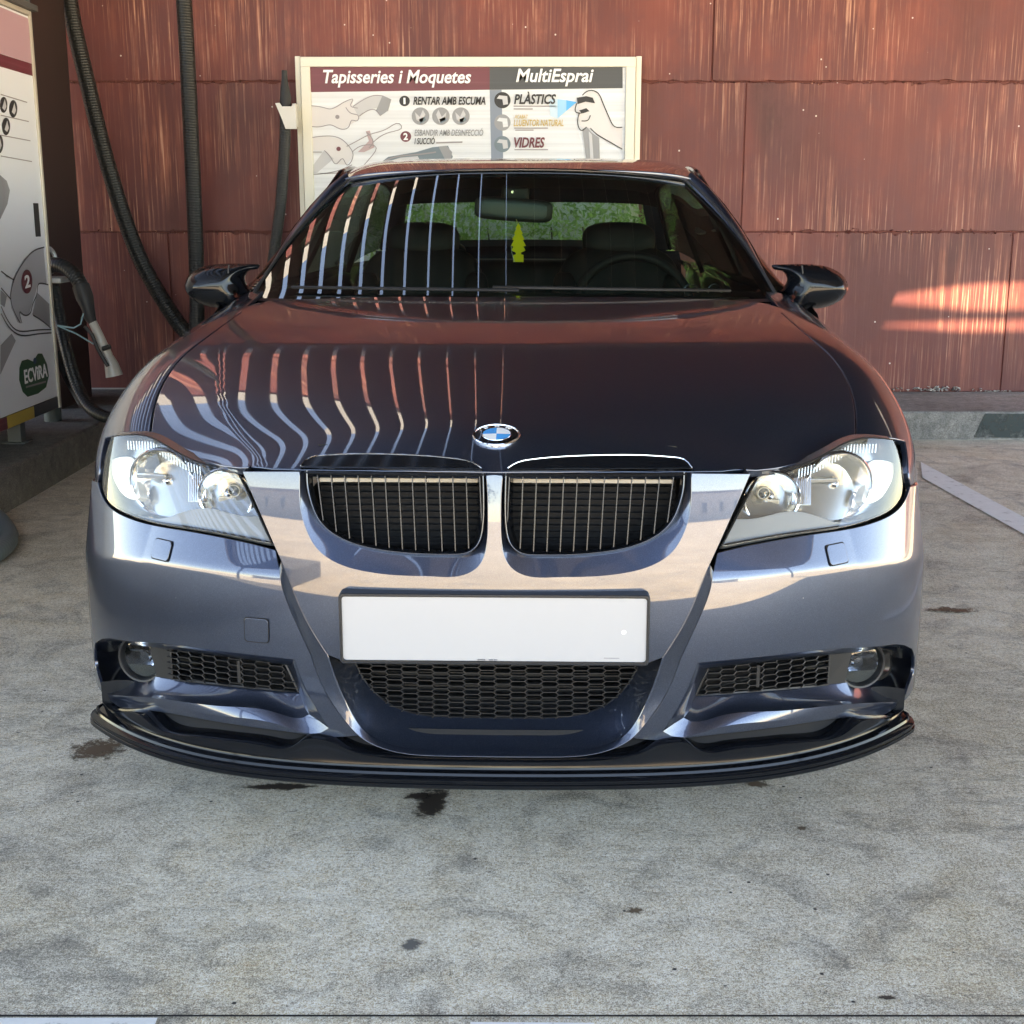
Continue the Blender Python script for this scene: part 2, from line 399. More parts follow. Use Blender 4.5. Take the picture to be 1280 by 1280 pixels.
# ---- ridge facet and centre intake
def P3(S, pts): return S.at(S.path(pts))
N_ = 60
f_in = np.concatenate([resample(P3(NOSE, smooth([(352, 701), (361, 722), (380, 768), (410, 818)], 6)), 24), resample(P3(NOSE, smooth([(410, 818), (423, 856), (437, 886), (457, 914), (491, 931.5), (555, 937.5), (617.5, 938.5)], 6)), 37)[1:]])
f_in[-1, 0] = 0
f_out = np.concatenate([resample(P3(WING, smooth([(348.5, 712), (351, 728), (364, 766), (388, 819)], 6)), 24), resample(P3(WING, smooth([(388, 819), (404, 861), (424, 893), (448, 920), (491, 939.5), (555, 945.5), (617.5, 946.5)], 6)), 37)[1:]])
f_out[-1, 0] = 0
for i_ in range(24, 60):      # lower lip: its upper edge lies further back, so that it faces up
    w_ = min(1, (i_ - 23) / 9)
    for F_, d_ in ((f_in, .010), (f_out, -.015)):
        q_ = proj(F_[i_]); x_ = F_[i_, 0]; F_[i_] = car_y(q_[0], q_[1], F_[i_, 1] + d_ * w_)
f_in[-1, 0] = f_out[-1, 0] = 0
def full(rows): rows = np.array(rows); return np.concatenate([rows, mx(rows[:, :-1][:, ::-1])], axis=1)
mid = (f_in * .5 + f_out * .5) + np.array([0, -.0012, .0])
rows = refine(full([f_in + (0, .004, 0), f_in, mid, f_out, f_out + (0, .012, 0)])[[1, 2, 3]], 4)
grid('intake_surround', np.concatenate([full([f_in + (0.0, .0, 0)]) + (0, .003, 0), rows, full([f_out]) + (0, .02, 0)]), PAINT, bumper)
k0 = 23
fun0 = resample(f_in[k0:], 40)
mesh_px = smooth([(443, 828), (452, 846), (466, 864), (484, 879), (519, 892.5), (575, 897.3), (617.5, 897.8)], 6)
MY = .085
mesh_pts = []
for q in mesh_px:
    p = car_y(q[0], q[1], MY); yy = MY + float(PLAN(s_of_x(abs(p[0])))[1]) * .8; mesh_pts.append(car_y(q[0], q[1], yy))
mesh_pts = resample(np.array(mesh_pts), 40); mesh_pts[-1, 0] = 0
a = full([fun0])[0]; b = full([mesh_pts])[0]
rw = [a * (1 - t) + b * t + np.array([0, (t ** .7 - t) * .018, (t - t ** 1.35) * -.012]) for t in np.linspace(0, 1, 12)]
grid('intake_funnel', rw, PAINT, bumper)

def poly_px_at(pts, y0, k=.8, deep=False):
    out = []
    for q in pts:
        p = car_y(q[0], q[1], y0)
        for _ in range(6): p = car_y(q[0], q[1], y0 + k * float(PLAN(s_of_x(abs(p[0])))[1]) + (max(0, abs(p[0]) - .70) * .9 if deep else 0))
        out.append(p)
    return np.array(out)
def honeycomb(mb, poly, place, w, h, bar=.0022, depth=.012, off=(0, 0)):
    """elongated hexagon grille inside a polygon of (x, z); place(x, z) gives the point on its curved face"""
    poly = np.array(poly); lo, hi = poly.min(0), poly.max(0); E = {}
    pz = h; tip = w / 2; fl = w * .33; px = tip + fl
    for i in range(int((hi[0] - lo[0]) / px) + 3):
        for j in range(int((hi[1] - lo[1]) / pz) + 3):
            cx = lo[0] + off[0] + i * px; cz = lo[1] + off[1] + (j + (i % 2) * .5) * pz
            V = [(cx - tip, cz), (cx - fl, cz + h / 2), (cx + fl, cz + h / 2), (cx + tip, cz), (cx + fl, cz - h / 2), (cx - fl, cz - h / 2)]
            for k in range(6):
                a, b = V[k], V[(k + 1) % 6]; key = (round((a[0] + b[0]) * 300), round((a[1] + b[1]) * 600))
                E.setdefault(key, (a, b))
    for a, b in E.values():
        m = np.array([[(a[0] + b[0]) / 2, (a[1] + b[1]) / 2], a, b])
        if inside(m, poly).sum() >= 2:
            A, B = place(*a), place(*b); mb.bar(A, B, bar, depth, up=(0, 1, 0))
full_mesh = full([mesh_pts])[0]; top_l = full_mesh[0]
poly_xz = [(p[0], p[2]) for p in full_mesh]
poly_xz = [(top_l[0] - .012, top_l[2] + .03)] + poly_xz + [(-top_l[0] + .012, top_l[2] + .03)]
mb = MB(); yb = lambda x, z: (x, MY + .8 * float(PLAN(s_of_x(abs(x)))[1]) + .002, z)
honeycomb(mb, poly_xz, yb, .0355, .0108, .0016, .010)
mb.tube([yb(*p) for p in poly_xz], .0022, 6)
gm = mb.build('honeycomb_grille', BLACK, bumper)
mb = MB(); mb.box((-.36, .21, .17), (.36, .215, .45)); mb.build('radiator_void', VOID, bumper)
mb = MB()
for k in range(9): mb.box((-.36, .175, .22 + k * .026), (.36, .205, .226 + k * .026))
mb.build('radiator_fin_bank', BLACK, bumper)

SHADE = mat('smoked_lamp_plastic', (.03, .033, .03), .2)
# ---- bumper wings with the fog lamp openings (both sides)
lens_lo_px = smooth([(343, 688), (312, 680), (282, 673.5), (228, 663.5), (188, 656.5), (156, 646.5), (135, 633), (125.5, 617), (122, 604)], 5)
O1 = WING.path(smooth([(348.5, 712), (351, 728), (364, 766), (388, 819)], 6)); O2 = WING.path(smooth([(388, 819), (404, 861), (424, 893), (446, 918)], 5))
hub_y, hub_z, arch_r = .815, .312, .345
arch = []
for a in np.linspace(R(128), R(204), 22):
    y, z = hub_y + arch_r * math.cos(a), hub_z + arch_r * math.sin(a); arch.append((-s_of_y(y), z))
wing_out = chain(WING.path([(344, 689)]), WING.path(lens_lo_px), [(-s_of_y(.50), .600), (-s_of_y(.595), .598)], arch, WING.path(smooth([(150, 884), (190, 888), (250, 898), (320, 909), (380, 917), (415, 921), (446, 919)], 4)), O2[::-1], O1[::-1])
hole_px = chain(smooth([(117.5, 812), (119, 803), (126, 798.3), (149, 799.3), (198.5, 803.5), (260, 811.6), (320, 819), (368, 824.5)], 4),
                smooth([(368, 824.5), (376, 846), (390, 876), (411, 910)], 4), smooth([(411, 910), (405, 914), (350, 906), (280, 895), (200, 882.5), (143, 875.5)], 5),
                smooth([(143, 875.5), (132, 869), (125, 853), (119, 832), (117.5, 812)], 4))
hole = WING.path(hole_px)
kpx = np.array(hole_px); nH = len(hole_px)
def corr(q):      # matching inner points of the fog lamp opening
    x, y = q; return (np.interp(x, [117, 132, 411], [150, 158, 372]), y)
top_in = smooth([(150, 812), (152, 806), (160, 803), (200, 807), (260, 815), (356, 829)], 8)
right_in = smooth([(356, 829), (365, 846), (373, 864)], 6); bot_in = smooth([(373, 864), (300, 857.5), (216, 848.5), (160, 842)], 6); left_in = smooth([(160, 842), (152, 834), (150, 822), (150, 812)], 5)
cN = [0]
runs = [smooth([(117.5, 812), (119, 803), (126, 798.3), (149, 799.3), (198.5, 803.5), (260, 811.6), (320, 819), (368, 824.5)], 4), smooth([(368, 824.5), (376, 846), (390, 876), (411, 910)], 4),
        smooth([(411, 910), (405, 914), (350, 906), (280, 895), (200, 882.5), (143, 875.5)], 5), smooth([(143, 875.5), (132, 869), (125, 853), (119, 832), (117.5, 812)], 4)]
facet_top = [smooth([(119, 811), (121, 804.5), (127, 801), (149, 801.5), (198.5, 806), (260, 814), (320, 821.5), (366, 827)], 4), smooth([(366, 827), (372, 846), (381, 874), (386.5, 893)], 4),
             smooth([(386.5, 893), (383, 895.5), (345, 890.5), (280, 883), (200, 873.5), (138, 868.5)], 5), smooth([(138, 868.5), (130, 865), (125.5, 853), (120.5, 832), (119, 811)], 4)]
inner = [top_in, right_in, bot_in, left_in]
L0, L1, L2 = [], [], []
for a, b, c in zip(runs, facet_top, inner):
    n = 26; a, b, c = (resample(q, n)[:-1] for q in (a, b, c)); L0 += list(a); L1 += list(b); L2 += list(c)
def back_y(x): return .085 + .8 * float(PLAN(s_of_x(abs(x)))[1])
l0 = WING.at(WING.path(L0)); l1 = []
for q, p in zip(L1, l0): l1.append(car_y(q[0], q[1], p[1] + .002 + .0006 * np.hypot(*(q - np.array(proj(p)))) ))
l1 = np.array(l1); l2 = poly_px_at(L2, .085, .86, True)
for side in (1, -1):
    lab = None
    w = patch('bumper_wing', WING, wing_out, PAINT, bumper, holes=[hole], h=.008, rim=.006, mirror=side, label=lab)
    f = (lambda q: q) if side > 0 else mx
    rr = np.array([l0 + (0, -.0005, 0), l0 * .5 + l1 * .5 + (0, -.001, .001), l1]); gr = grid('intake_lip', f(rr), PAINT, bumper, closed=True, sharp=28)
    rr = [l1 * (1 - t) + l2 * t + np.array([0, 0, -.006 * math.sin(math.pi * t)]) for t in np.linspace(0, 1, 8)]; grid('intake_duct', f(np.array(rr)), PAINT, bumper, closed=True, sharp=28)
    # back panel with honeycomb, then the fog lamp in front of it
    fl = car_y(176, 819, .0); fy = .086 + .8 * float(PLAN(s_of_x(abs(fl[0])))[1]); fl = car_y(176.5, 820.5, .25)
    pm = poly_px_at(smooth([(213, 808), (290, 818), (356, 828)], 4), .08, .86); pb = poly_px_at(smooth([(373, 865), (300, 858), (216, 849)], 4), .08, .86)
    mp = np.concatenate([pm, pb]); mp2 = [(p[0], p[2]) for p in mp]
    if side < 0: mp2 = [(-a, b) for a, b in mp2][::-1]
    yf = lambda x, z: (x, .080 + .86 * float(PLAN(s_of_x(abs(x)))[1]), z)
    mb = MB(); honeycomb(mb, mp2, yf, .0335, .0122, .0017, .010, (.004, .004)); mb.tube([yf(*p) for p in mp2], .0024, 6, closed=True)
    mb.bar(yf(*((np.array(mp2[0]) + mp2[-1]) / 2 * .0 + np.array(mp2[len(mp2) // 4]) * .5 + np.array(mp2[-len(mp2) // 4 - 1]) * .5 + (0, .022))), yf(*(np.array(mp2[len(mp2) // 4]) * .5 + np.array(mp2[-len(mp2) // 4 - 1]) * .5 - (0, .022))), .006, .012, up=(0, 1, 0))
    mb.build('side_honeycomb_grille', BLACK, bumper)
    ctr = l2.mean(0) + (0, .03, 0)
    bp = [f(np.array(l2) + (0, .014, 0)), f(np.array([ctr * .999 for _ in l2]) + (0, .0, 0))]
    grid('intake_backing', bp, VOID if False else BLACK, bumper, closed=True)
    # grey bridge between lamp and mesh
    q = poly_px_at([(186, 803), (213, 807), (217, 849), (196, 846)], .080, .86, True); q = f(q)
    MBq = MB(); MBq.add(list(q) + [p + np.array([0, .01, 0]) for p in q], [(0, 1, 2, 3), (4, 7, 6, 5), (0, 4, 5, 1), (1, 5, 6, 2), (2, 6, 7, 3), (3, 7, 4, 0)]); MBq.build('lamp_bracket', SATIN if False else BLACK, bumper)
    # fog lamp
    fr = .0445
    c0 = np.array(f(poly_px_at([(176, 823)], .056, .86, True)[0]))
    yaw = R(-14) * side
    Mf = Matrix.Translation(c0) @ Matrix.Rotation(yaw, 4, 'Z') @ Matrix.Rotation(R(90), 4, 'X')
    mb = MB(); mb.lathe([(fr + .006, -.06), (fr + .006, .0), (fr + .0045, .004), (fr + .001, .003), (fr - .001, -.004), (fr - .001, -.014)], 48, Mf); fog = mb.build('fog_lamp', BLACK, car, label='round fog lamp in its opening')
    mb = MB(); mb.lathe([(fr - .001, -.006)] + [(fr * math.cos(a), -.006 + .008 * math.sin(a)) for a in np.linspace(.08, 1.56, 9)], 48, Mf); mb.build('lamp_glass', LENS, fog)
    mb = MB(); mb.lathe([((fr - .002) * math.sqrt(t), -.052 + .040 * t) for t in np.linspace(.02, 1, 10)], 48, Mf); mb.build('reflector', CHROME, fog)
    mb = MB(); mb.lathe([(.001, -.012), (.010, -.013), (.013, -.02), (.013, -.05)], 24, Mf)
    mb.box((-.034, -.002, -.024), (.034, .002, -.016), Mf @ Matrix.Translation((0, .010, 0))); mb.build('bulb_shield', DCHROME, fog)
    mb = MB(); mb.prism([((fr - .003) * math.cos(a), (fr - .003) * math.sin(a)) for a in np.linspace(R(205), R(335), 24)], lambda x, z: Mf @ Vector((x, z, -.010)), lambda x, z: Mf @ Vector((x, z, -.013))); mb.build('lower_shade', SHADE, fog)
    # washer cover and tow-hook cover
    def cover(nm, px, w_, h_, surf, off=.0016):
        uv = surf.path([px])[0]; a = []
        for i, (sx, sz) in enumerate(((-1, -1), (1, -1), (1, 1), (-1, 1))):
            for t in np.linspace(0, math.pi / 2, 5):
                th = t + {0: math.pi, 1: 1.5 * math.pi, 2: 0, 3: .5 * math.pi}[i]; r_ = .006
                a.append((uv[0] + sx * (w_ / 2 - r_) + math.cos(th) * r_, uv[1] + sz * (h_ / 2 - r_) + math.sin(th) * r_))
        big = [(uv[0] + (p[0] - uv[0]) * (1 + .0048 / w_), uv[1] + (p[1] - uv[1]) * (1 + .0048 / h_)) for p in a]
        gap = patch(nm + '_gap', surf, big, VOID, bumper, h=.008, rim=0, off=.0024, mirror=side)
        patch(nm, surf, a, PAINT, bumper, h=.006, rim=.0015, r=.0010, off=off + .0016, mirror=side)
    cover('washer_cover', (203, 687.5), .050, .034, WING, .0022)
    if side > 0: cover('tow_hook_cover', (321, 787.5), .047, .043, WING)

# ---- kidney grilles
BARM = mat('bar_edge_grey', (.045, .045, .05), .4, 0)
ring_px = smooth([(381, 588), (381.5, 606), (387, 630), (396, 650), (410, 665), (436, 679.5), (478, 690), (530, 694.8), (566, 695.3), (588, 692), (600, 681), (606, 660), (607.3, 630), (606.5, 591)], 5)
def offs(px, k):   # shrink a pixel loop towards its middle line
    c = np.array([495., 630.]); q = np.array(px); d = np.gradient(q, axis=0); n = np.stack([d[:, 1], -d[:, 0]], -1); n /= np.linalg.norm(n, axis=1, keepdims=True)
    s = np.sign(((c - q) * n).sum(1, keepdims=True)); s[s == 0] = 1; return q + n * s * k
def ny(x): return float(PLAN(s_of_x(abs(x)))[1])
def kp(pts, dy):
    out = []
    for q in pts:
        p = NOSE.at(NOSE.inv(q[0], q[1])); out.append(car_y(q[0], q[1], p[1] + dy))
    return np.array(out)
rec3 = NOSE.at(recess)
for side in (1, -1):
    f = (lambda q: np.array(q)) if side > 0 else mx
    A = resample(rec3, 70); B = resample(kp(ring_px, .014), 70)
    Bt = [A * (1 - t) + B * t for t in np.linspace(0, 1, 6)]
    grid('grille_recess', f(np.array(Bt)), PAINT, bumper)
    o = resample(kp(ring_px, .016), 80); i1 = resample(kp(offs(ring_px, 1.5), .004), 80); i2 = resample(kp(offs(ring_px, 4.2), .005), 80); i3 = resample(kp(offs(ring_px, 7.5), .012), 80); i4 = resample(kp(offs(ring_px, 10), .05), 80)
    kid = grid('kidney_grille', f(np.array([o, i1])), GBLACK, car, label='black kidney grille on the side of the tow hook cover' if side > 0 else 'black kidney grille on the side without tow hook cover')
    grid('grille_frame', f(refine(np.array([i1, (i1 + i2) / 2 + (0, -.002, 0), i2]), 3)), DCHROME, kid)
    grid('grille_frame_lip', f(np.array([i2, i3, i4])), GBLACK, kid)
    # top bar of the frame, just under the hood edge
    tp = kp([(381, 590.5), (430, 591.5), (500, 592.5), (560, 593), (607, 593.5)], .006); mb = MB(); mb.tube(f(tp), .004, 8); mb.build('grille_top_bar', GBLACK, kid)
    bb = kp(offs(ring_px, 7), .022); low = offs(ring_px, 7)
    for k in range(13):
        x = 397.5 + k * 16.85; xb = x + (k - 6) * -.35 + 5.0
        m_ = [q[1] for q in low if abs(q[0] - xb) < 6 and q[1] > 600]
        # walk the curve for the lower end
        yl = np.interp(xb, *[np.array(z) for z in zip(*sorted((q[0], q[1]) for q in low[8:-12]))])
        if x < 393: continue
        t_, b_ = kp([(x, 594)], .013)[0], kp([(xb, yl - .5)], .013)[0]
        mb = MB(); mb.bar(f(t_), f(b_), .0020, .012, up=(0, 1, 0)); o_ = mb.build('grille_bar', GBLACK, kid)
        mb = MB(); mb.bar(f(t_ + (0, -.0066, 0)), f(b_ + (0, -.0066, 0)), .0013, .0008, up=(0, 1, 0)); mb.build('bar_edge', BARM, kid)
    mb = MB(); x0, x1 = sorted((side * -.335, side * -.015)); mb.box((x0, .150, .50), (x1, .155, .735)); mb.build('cavity_back', VOID, kid)
    mb = MB(); random.seed(3)
    for k in range(14): mb.box((x0, .135, .52 + k * .0125), (x1, .148, .5222 + k * .0125))
    mb.box((x0 + .08, .12, .55), (x1, .123, .553))
    mb.build('radiator_slats', VOID, kid)
    mb = MB(); mb.box((x0 + .012, .085, .677), (x1 - .012, .10, .684)); mb.build('latch_strip', mat('pale_strip', (.55, .5, .42), .5), kid)
    # the cap of the kidney on the hood
    cap_px = chain(smooth([(376, 583.5), (384, 575), (402, 570.8), (440, 568.8), (490, 569.3), (540, 571.8), (575, 575.6), (592, 580), (602, 586.5)], 4), [(560, 586), (480, 585), (420, 584.3)])
    cuv = HOOD.path(cap_px); patch('grille_cap', HOOD, cuv, GBLACK, kid, h=.012, rim=.003, off=.0022, mirror=side)
    e = HOOD.at(cuv[:len(cap_px) - 3]) + np.array([0, -.001, .0026]); mb = MB(); mb.tube(f(e), .0013, 6); mb.build('cap_trim', CHROME, kid)
    e = HOOD.at(HOOD.path([(376, 585), (430, 585.8), (500, 586.6), (560, 587.4), (602, 588)])) + np.array([0, -.003, .001]); mb = MB(); mb.tube(f(e), .0024, 6); mb.build('cap_edge', DCHROME, kid)

# ---- roundel on the hood
ec = HOOD.path([(618.5, 545)])[0]; ec[0] = 0; ep = HOOD.at(ec); en = HOOD.nrm(ec)
Z = Vector(en); X = Vector((1, 0, 0)); Y = Z.cross(X); Mr = Matrix((X, Y, Z)).transposed().to_4x4(); Mr.translation = Vector(ep)
rad = .0445
BADGEK = mat('badge_black', (.006, .006, .008), .1, 0, Coat_Weight=1); BLUE = mat('badge_blue', (.02, .33, .75), .25, 0, Coat_Weight=1); BW = mat('badge_white', (.85, .87, .88), .25, 0, Coat_Weight=1)
mb = MB(); mb.lathe([(rad, -.003), (rad, .003), (rad - .0012, .0048), (rad - .0032, .0046), (rad - .0040, .0030), (rad - .005, .0026)], 64, Mr); badge = mb.build('hood_badge', CHROME, car, label='round blue and white quartered badge with black ring')
mb = MB(); mb.lathe([(rad - .004, .0028), (rad * .7, .0038), (.0265, .0042)], 64, Mr); mb.build('badge_ring', BADGEK, badge)
mb = MB(); mb.lathe([(.0272, .0042), (.0266, .0052), (.0258, .0046)], 64, Mr); mb.build('inner_ring', CHROME, badge)
for q, m_ in ((0, BW), (1, BLUE), (2, BW), (3, BLUE)):
    V = [(0, 0, .0050)] + [(.0262 * math.cos(a), .0262 * math.sin(a), .0044) for a in np.linspace(q * math.pi / 2, (q + 1) * math.pi / 2, 13)]
    mb = MB(); mb.add([Mr @ Vector(v) for v in V], [(0, i, i + 1) for i in range(1, 13)]); mb.build('badge_quarter', m_, badge)
def text(name, body, size, M, m_, parent=None, ext=.0005, offset=0, sx=1, shear=0, align='LEFT', **k):
    cu = bpy.data.curves.new(name, 'FONT'); cu.body = body; cu.size = size; cu.extrude = ext; cu.offset = offset; cu.shear = shear; cu.align_x = align
    cu.resolution_u = 3
    o = bpy.data.objects.new(name + '_tmp', cu); C.objects.link(o); bpy.context.view_layer.update()
    me = bpy.data.meshes.new_from_object(o.evaluated_get(bpy.context.evaluated_depsgraph_get())); bpy.data.objects.remove(o)
    me.transform(M @ Matrix.Diagonal((sx, 1, 1, 1))); me.name = name
    return link(name, me, m_, parent, **k)
for ch, a in (('B', 128), ('M', 90), ('W', 52)):
    Ml = Mr @ Matrix.Rotation(R(a - 90), 4, 'Z') @ Matrix.Translation((0, .0302, .0040)); text('badge_letter', ch, .0115, Ml, BW, badge, .0004, .0003, 1.05, 0, 'CENTER')

# ---- headlights
HGREY = mat('lamp_housing_grey', (.30, .31, .31), .35); REFL = mat('lamp_reflector', (.93, .92, .88), .13, 1); HOUSE = mat('lamp_satin_chrome', (.42, .42, .40), .24, .8)
WARM = mat('lamp_warm_diffuser', (.52, .48, .39), .25, .4)
lens_px = chain([(140, 546.5)], smooth([(140, 546.5), (162, 544.5), (184, 546.5), (206, 557), (228, 570), (249, 579), (272, 585), (296, 588.5)], 4), [(296, 588.5)], smooth([(296, 588.5), (316, 630), (339, 679)], 4),
                smooth([(339, 679), (312, 673.5), (282, 667.5), (228, 658.5), (188, 651.5), (157, 641), (138, 629), (129, 612), (129.5, 590), (134, 563), (140, 546.5)], 4))
lens_uv = LENSS.path(lens_px)
LINNER = Surf(lambda s, z: LENSS.f(s, z) + np.array([0, .045, -.003]), (-SMAX + .05, -.25), (.48, .80), (160, 80))
print('lens uv', np.round(lens_uv[::10], 3).tolist())
def lens_pt(px, py, dy): p = LENSS.at(LENSS.inv(px, py)); return car_y(px, py, p[1] + dy)
for side in (1, -1):
    f = (lambda q: np.array(q)) if side > 0 else mx
    hl = empty('headlight', '', ''); del hl['category']; del hl['label']; hl.parent = car
    hl['label'] = 'headlight on the side of the tow hook cover' if side > 0 else 'headlight on the side without tow hook cover'
    patch('lens', LENSS, lens_uv, LENS, hl, h=.012, rim=.002, mirror=side)
    # dark seal around
    sl = LENSS.at(lens_uv); mb = MB(); mb.tube(f(sl + (0, .004, 0)), .0022, 6, closed=True); mb.build('seal', VOID, hl)
    # housing bowl: side walls and back
    wall = [sl + (0, .004, 0), sl + (0, .055, 0)]; grid('housing_wall', f(np.array(wall)), HOUSE, hl, closed=True)
    bk = [(p[0], p[1]) for p in lens_uv]
    patch('housing_back', Surf(lambda s, z: LENSS.f(s, z) + np.array([0, .055, 0]), (-SMAX + .05, -.25), (.5, .8), (20, 10)), lens_uv, HOUSE, hl, h=.02, rim=0, mirror=side)
    # grey lower bezel
    bz = chain(smooth([(165, 643), (185, 650.5), (228, 658), (282, 667), (312, 673), (338, 678.5)], 4), [(338, 678.5)], smooth([(338, 678.5), (324, 646)], 3), smooth([(324, 646), (300, 645), (262, 636), (228, 641), (200, 649), (180, 647), (165, 643)], 4))
    b3 = np.array([lens_pt(q[0], q[1], .012) for q in bz]); cN_ = b3.mean(0)
    BZ = Surf(lambda s, z: LENSS.f(s, z) + np.array([0, .012, 0]), (-SMAX + .05, -.25), (.48, .80), (160, 80))
    patch('lower_bezel', BZ, BZ.path(bz), HGREY, hl, h=.012, rim=.02, mirror=side)
    # two reflector bowls
    for (px, py, r_, dy, yw) in ((203, 604, .066, .030, -10), (282, 620, .0515, .026, -4)):
        c0 = f(lens_pt(px, py, dy)); Mb = Matrix.Translation(c0) @ Matrix.Rotation(R(yw) * side, 4, 'Z') @ Matrix.Rotation(R(90 + 4), 4, 'X')
        mb = MB(); mb.lathe([(r_ + .004, -.012), (r_ + .004, .0), (r_ + .002, .003), (r_ - .001, .001), (r_ - .002, -.004)], 56, Mb); bowl = mb.build('bowl_ring', CHROME, hl)
        n = 72; prof = [(r_ * math.sqrt(t), -.062 + .058 * t) for t in np.linspace(.015, 1, 14)]
        V = []; 
        for ri, (rr_, zz) in enumerate(prof):
            for k in range(n):
                a = 2 * math.pi * k / n; fl_ = 1 + (.020 * (1 if (k // 3) % 2 else -1) * (ri / 13)); V.append(Mb @ Vector((rr_ * fl_ * math.cos(a), rr_ * math.sin(a), zz + (.0040 * ri / 13 if (k // 3) % 2 else 0))))
        F = [(i * n + k, i * n + (k + 1) % n, (i + 1) * n + (k + 1) % n, (i + 1) * n + k) for i in range(13) for k in range(n)]
        mb = MB(); mb.add(V, F); mb.build('bowl_reflector', REFL, hl)
        mb = MB(); mb.lathe([(.0005, -.012), (.005, -.014), (.009, -.019), (.0105, -.028), (.0105, -.056)], 24, Mb); mb.build('bulb', CHROME, hl)
        if r_ > .06:
            mb = MB(); mb.box((-.060, .004, -.026), (.002, .014, -.012), Mb); mb.box((-.012, -.034, -.05), (.018, -.002, -.03), Mb); mb.build('bulb_shield', HOUSE, hl, bevel=.002)
        else:
            mb = MB(); mb.lathe([(.010, -.010), (.0125, -.008), (.0125, -.02)], 24, Mb @ Matrix.Translation((side * .014, .008, 0))); mb.box((-.022, -.030, -.04), (.020, -.008, -.02), Mb); mb.build('bulb_ring', WARM, hl, bevel=.002)
    # outer indicator chamber, with fine vertical ribs
    ip = smooth([(140, 575), (150, 572), (166, 573), (170, 600), (172, 624), (160, 622), (146, 606), (140, 590), (140, 575)], 3)[:-1]
    IS = Surf(lambda s, z: LENSS.f(s, z) + np.array([0, .020, 0]), (-SMAX + .05, -.25), (.5, .8), (120, 60)); patch('indicator_chamber', IS, IS.path(ip), WARM, hl, h=.01, rim=.02, mirror=side)
    mb = MB()
    for k in range(26):      # ribbed strip under the top edge
        x = 160 + k * 3.6; y0 = np.interp(x, [160, 190, 206, 228, 250], [551, 552, 562, 575, 583]); p0, p1 = lens_pt(x, y0, .014), lens_pt(x + 1, y0 + 11, .020); mb.bar(f(p0), f(p1), .0022, .004, up=(0, 1, 0))
    mb.build('ribbed_strip', HOUSE, hl)
    mb = MB()
    for k in range(9):       # fluted panel between the bowls
        x = 237 + k * 2.6; p0, p1 = lens_pt(x, 590 + k * .6, .030), lens_pt(x, 627, .034); mb.tube([f(p0), f(p1)], .0022, 8)
    mb.build('flutes', REFL, hl)

# ---- fenders
shut = Spline([.30, .37, .44, .52, .62, .72, .85, 1.0, 1.12, 1.25, 1.5], np.interp([.30, .37, .44, .52, .62, .72, .85, 1.0, 1.12, 1.25, 1.5], sideL[:, 1], -sideL[:, 0], left=None, right=None))
ys_ = sideL[:, 1]; xs_ = -sideL[:, 0]
kk = np.argsort(ys_); SH = Spline(*[np.array(v) for v in zip(*[(y, np.interp(y, ys_[kk], xs_[kk])) for y in np.linspace(ys_.min(), ys_.max(), 7)])])
Y0, Y1 = ys_.min(), ys_.max()
def shx(y):
    y = np.asarray(y, float); return np.where(y < Y0, SH(Y0), np.where(y > Y1, SH(Y1) + (y - Y1) * .05, SH(np.clip(y, Y0, Y1)))) + .0075
XS = Spline([.25, .32, .40, .50, .62, .75, 1.0, 1.5, 2.2, 3.0, 3.8, 4.2], [.745, .795, .846, .884, .908, .917, .916, .903, .897, .900, .890, .86])
def fender_f(t, y):     # t 0..1 from shut line to the side at z .60
    t, y = np.broadcast_arrays(np.asarray(t, float), np.asarray(y, float)); x0 = shx(y); z0 = hood_f(x0, y)[..., 2]; x3 = XS(y); z3 = .60
    w = np.clip((y - .3) / .5, 0, 1); dx = (x3 - x0)
    P0 = np.stack([x0, z0], -1); P1 = np.stack([x0 + dx * .62, z0 - .03 * dx - .004], -1); P2 = np.stack([x3 + .004, z3 + (z0 - z3) * (.50 + .20 * w)], -1); P3_ = np.stack([x3, np.full_like(x3, z3)], -1)
    b = [(1 - t) ** 3, 3 * t * (1 - t) ** 2, 3 * t * t * (1 - t), t ** 3]
    q = sum(bb[..., None] * p for bb, p in zip(b, (P0, P1, P2, P3_)))
    return np.stack([-q[..., 0], y, q[..., 1]], -1)
FEND = Surf(fender_f, (0, 1), (.30, 1.62), (90, 160))
fp = FEND.path(smooth([(189, 543.2), (165, 542.3), (146, 543), (133, 546)], 3)); print('fender front', np.round(fp, 3).tolist())
fp2 = FEND.path(smooth([(131, 547), (127.5, 560), (124, 585), (121.5, 606)], 3)); print('fender side front', np.round(fp2, 3).tolist())
a1 = math.asin((.60 - hub_z) / arch_r)
fuv = [(0.0, 1.56)] + [(0, y) for y in np.linspace(1.5, Y0 + .01, 26)] + [tuple(q) for q in fp] + [tuple(q) for q in fp2]
fuv += [(.999, y) for y in np.linspace(hub_y - arch_r * math.cos(a1) + .004, hub_y - arch_r * math.cos(a1) + .005, 2)]
fuv += [(.999, y) for y in (.7, .9, 1.1, 1.3, 1.56)]
for side in (1, -1):
    fd = patch('fender', FEND, np.array(fuv), PAINT, car, h=.02, rim=.012, mirror=side, r=.003)
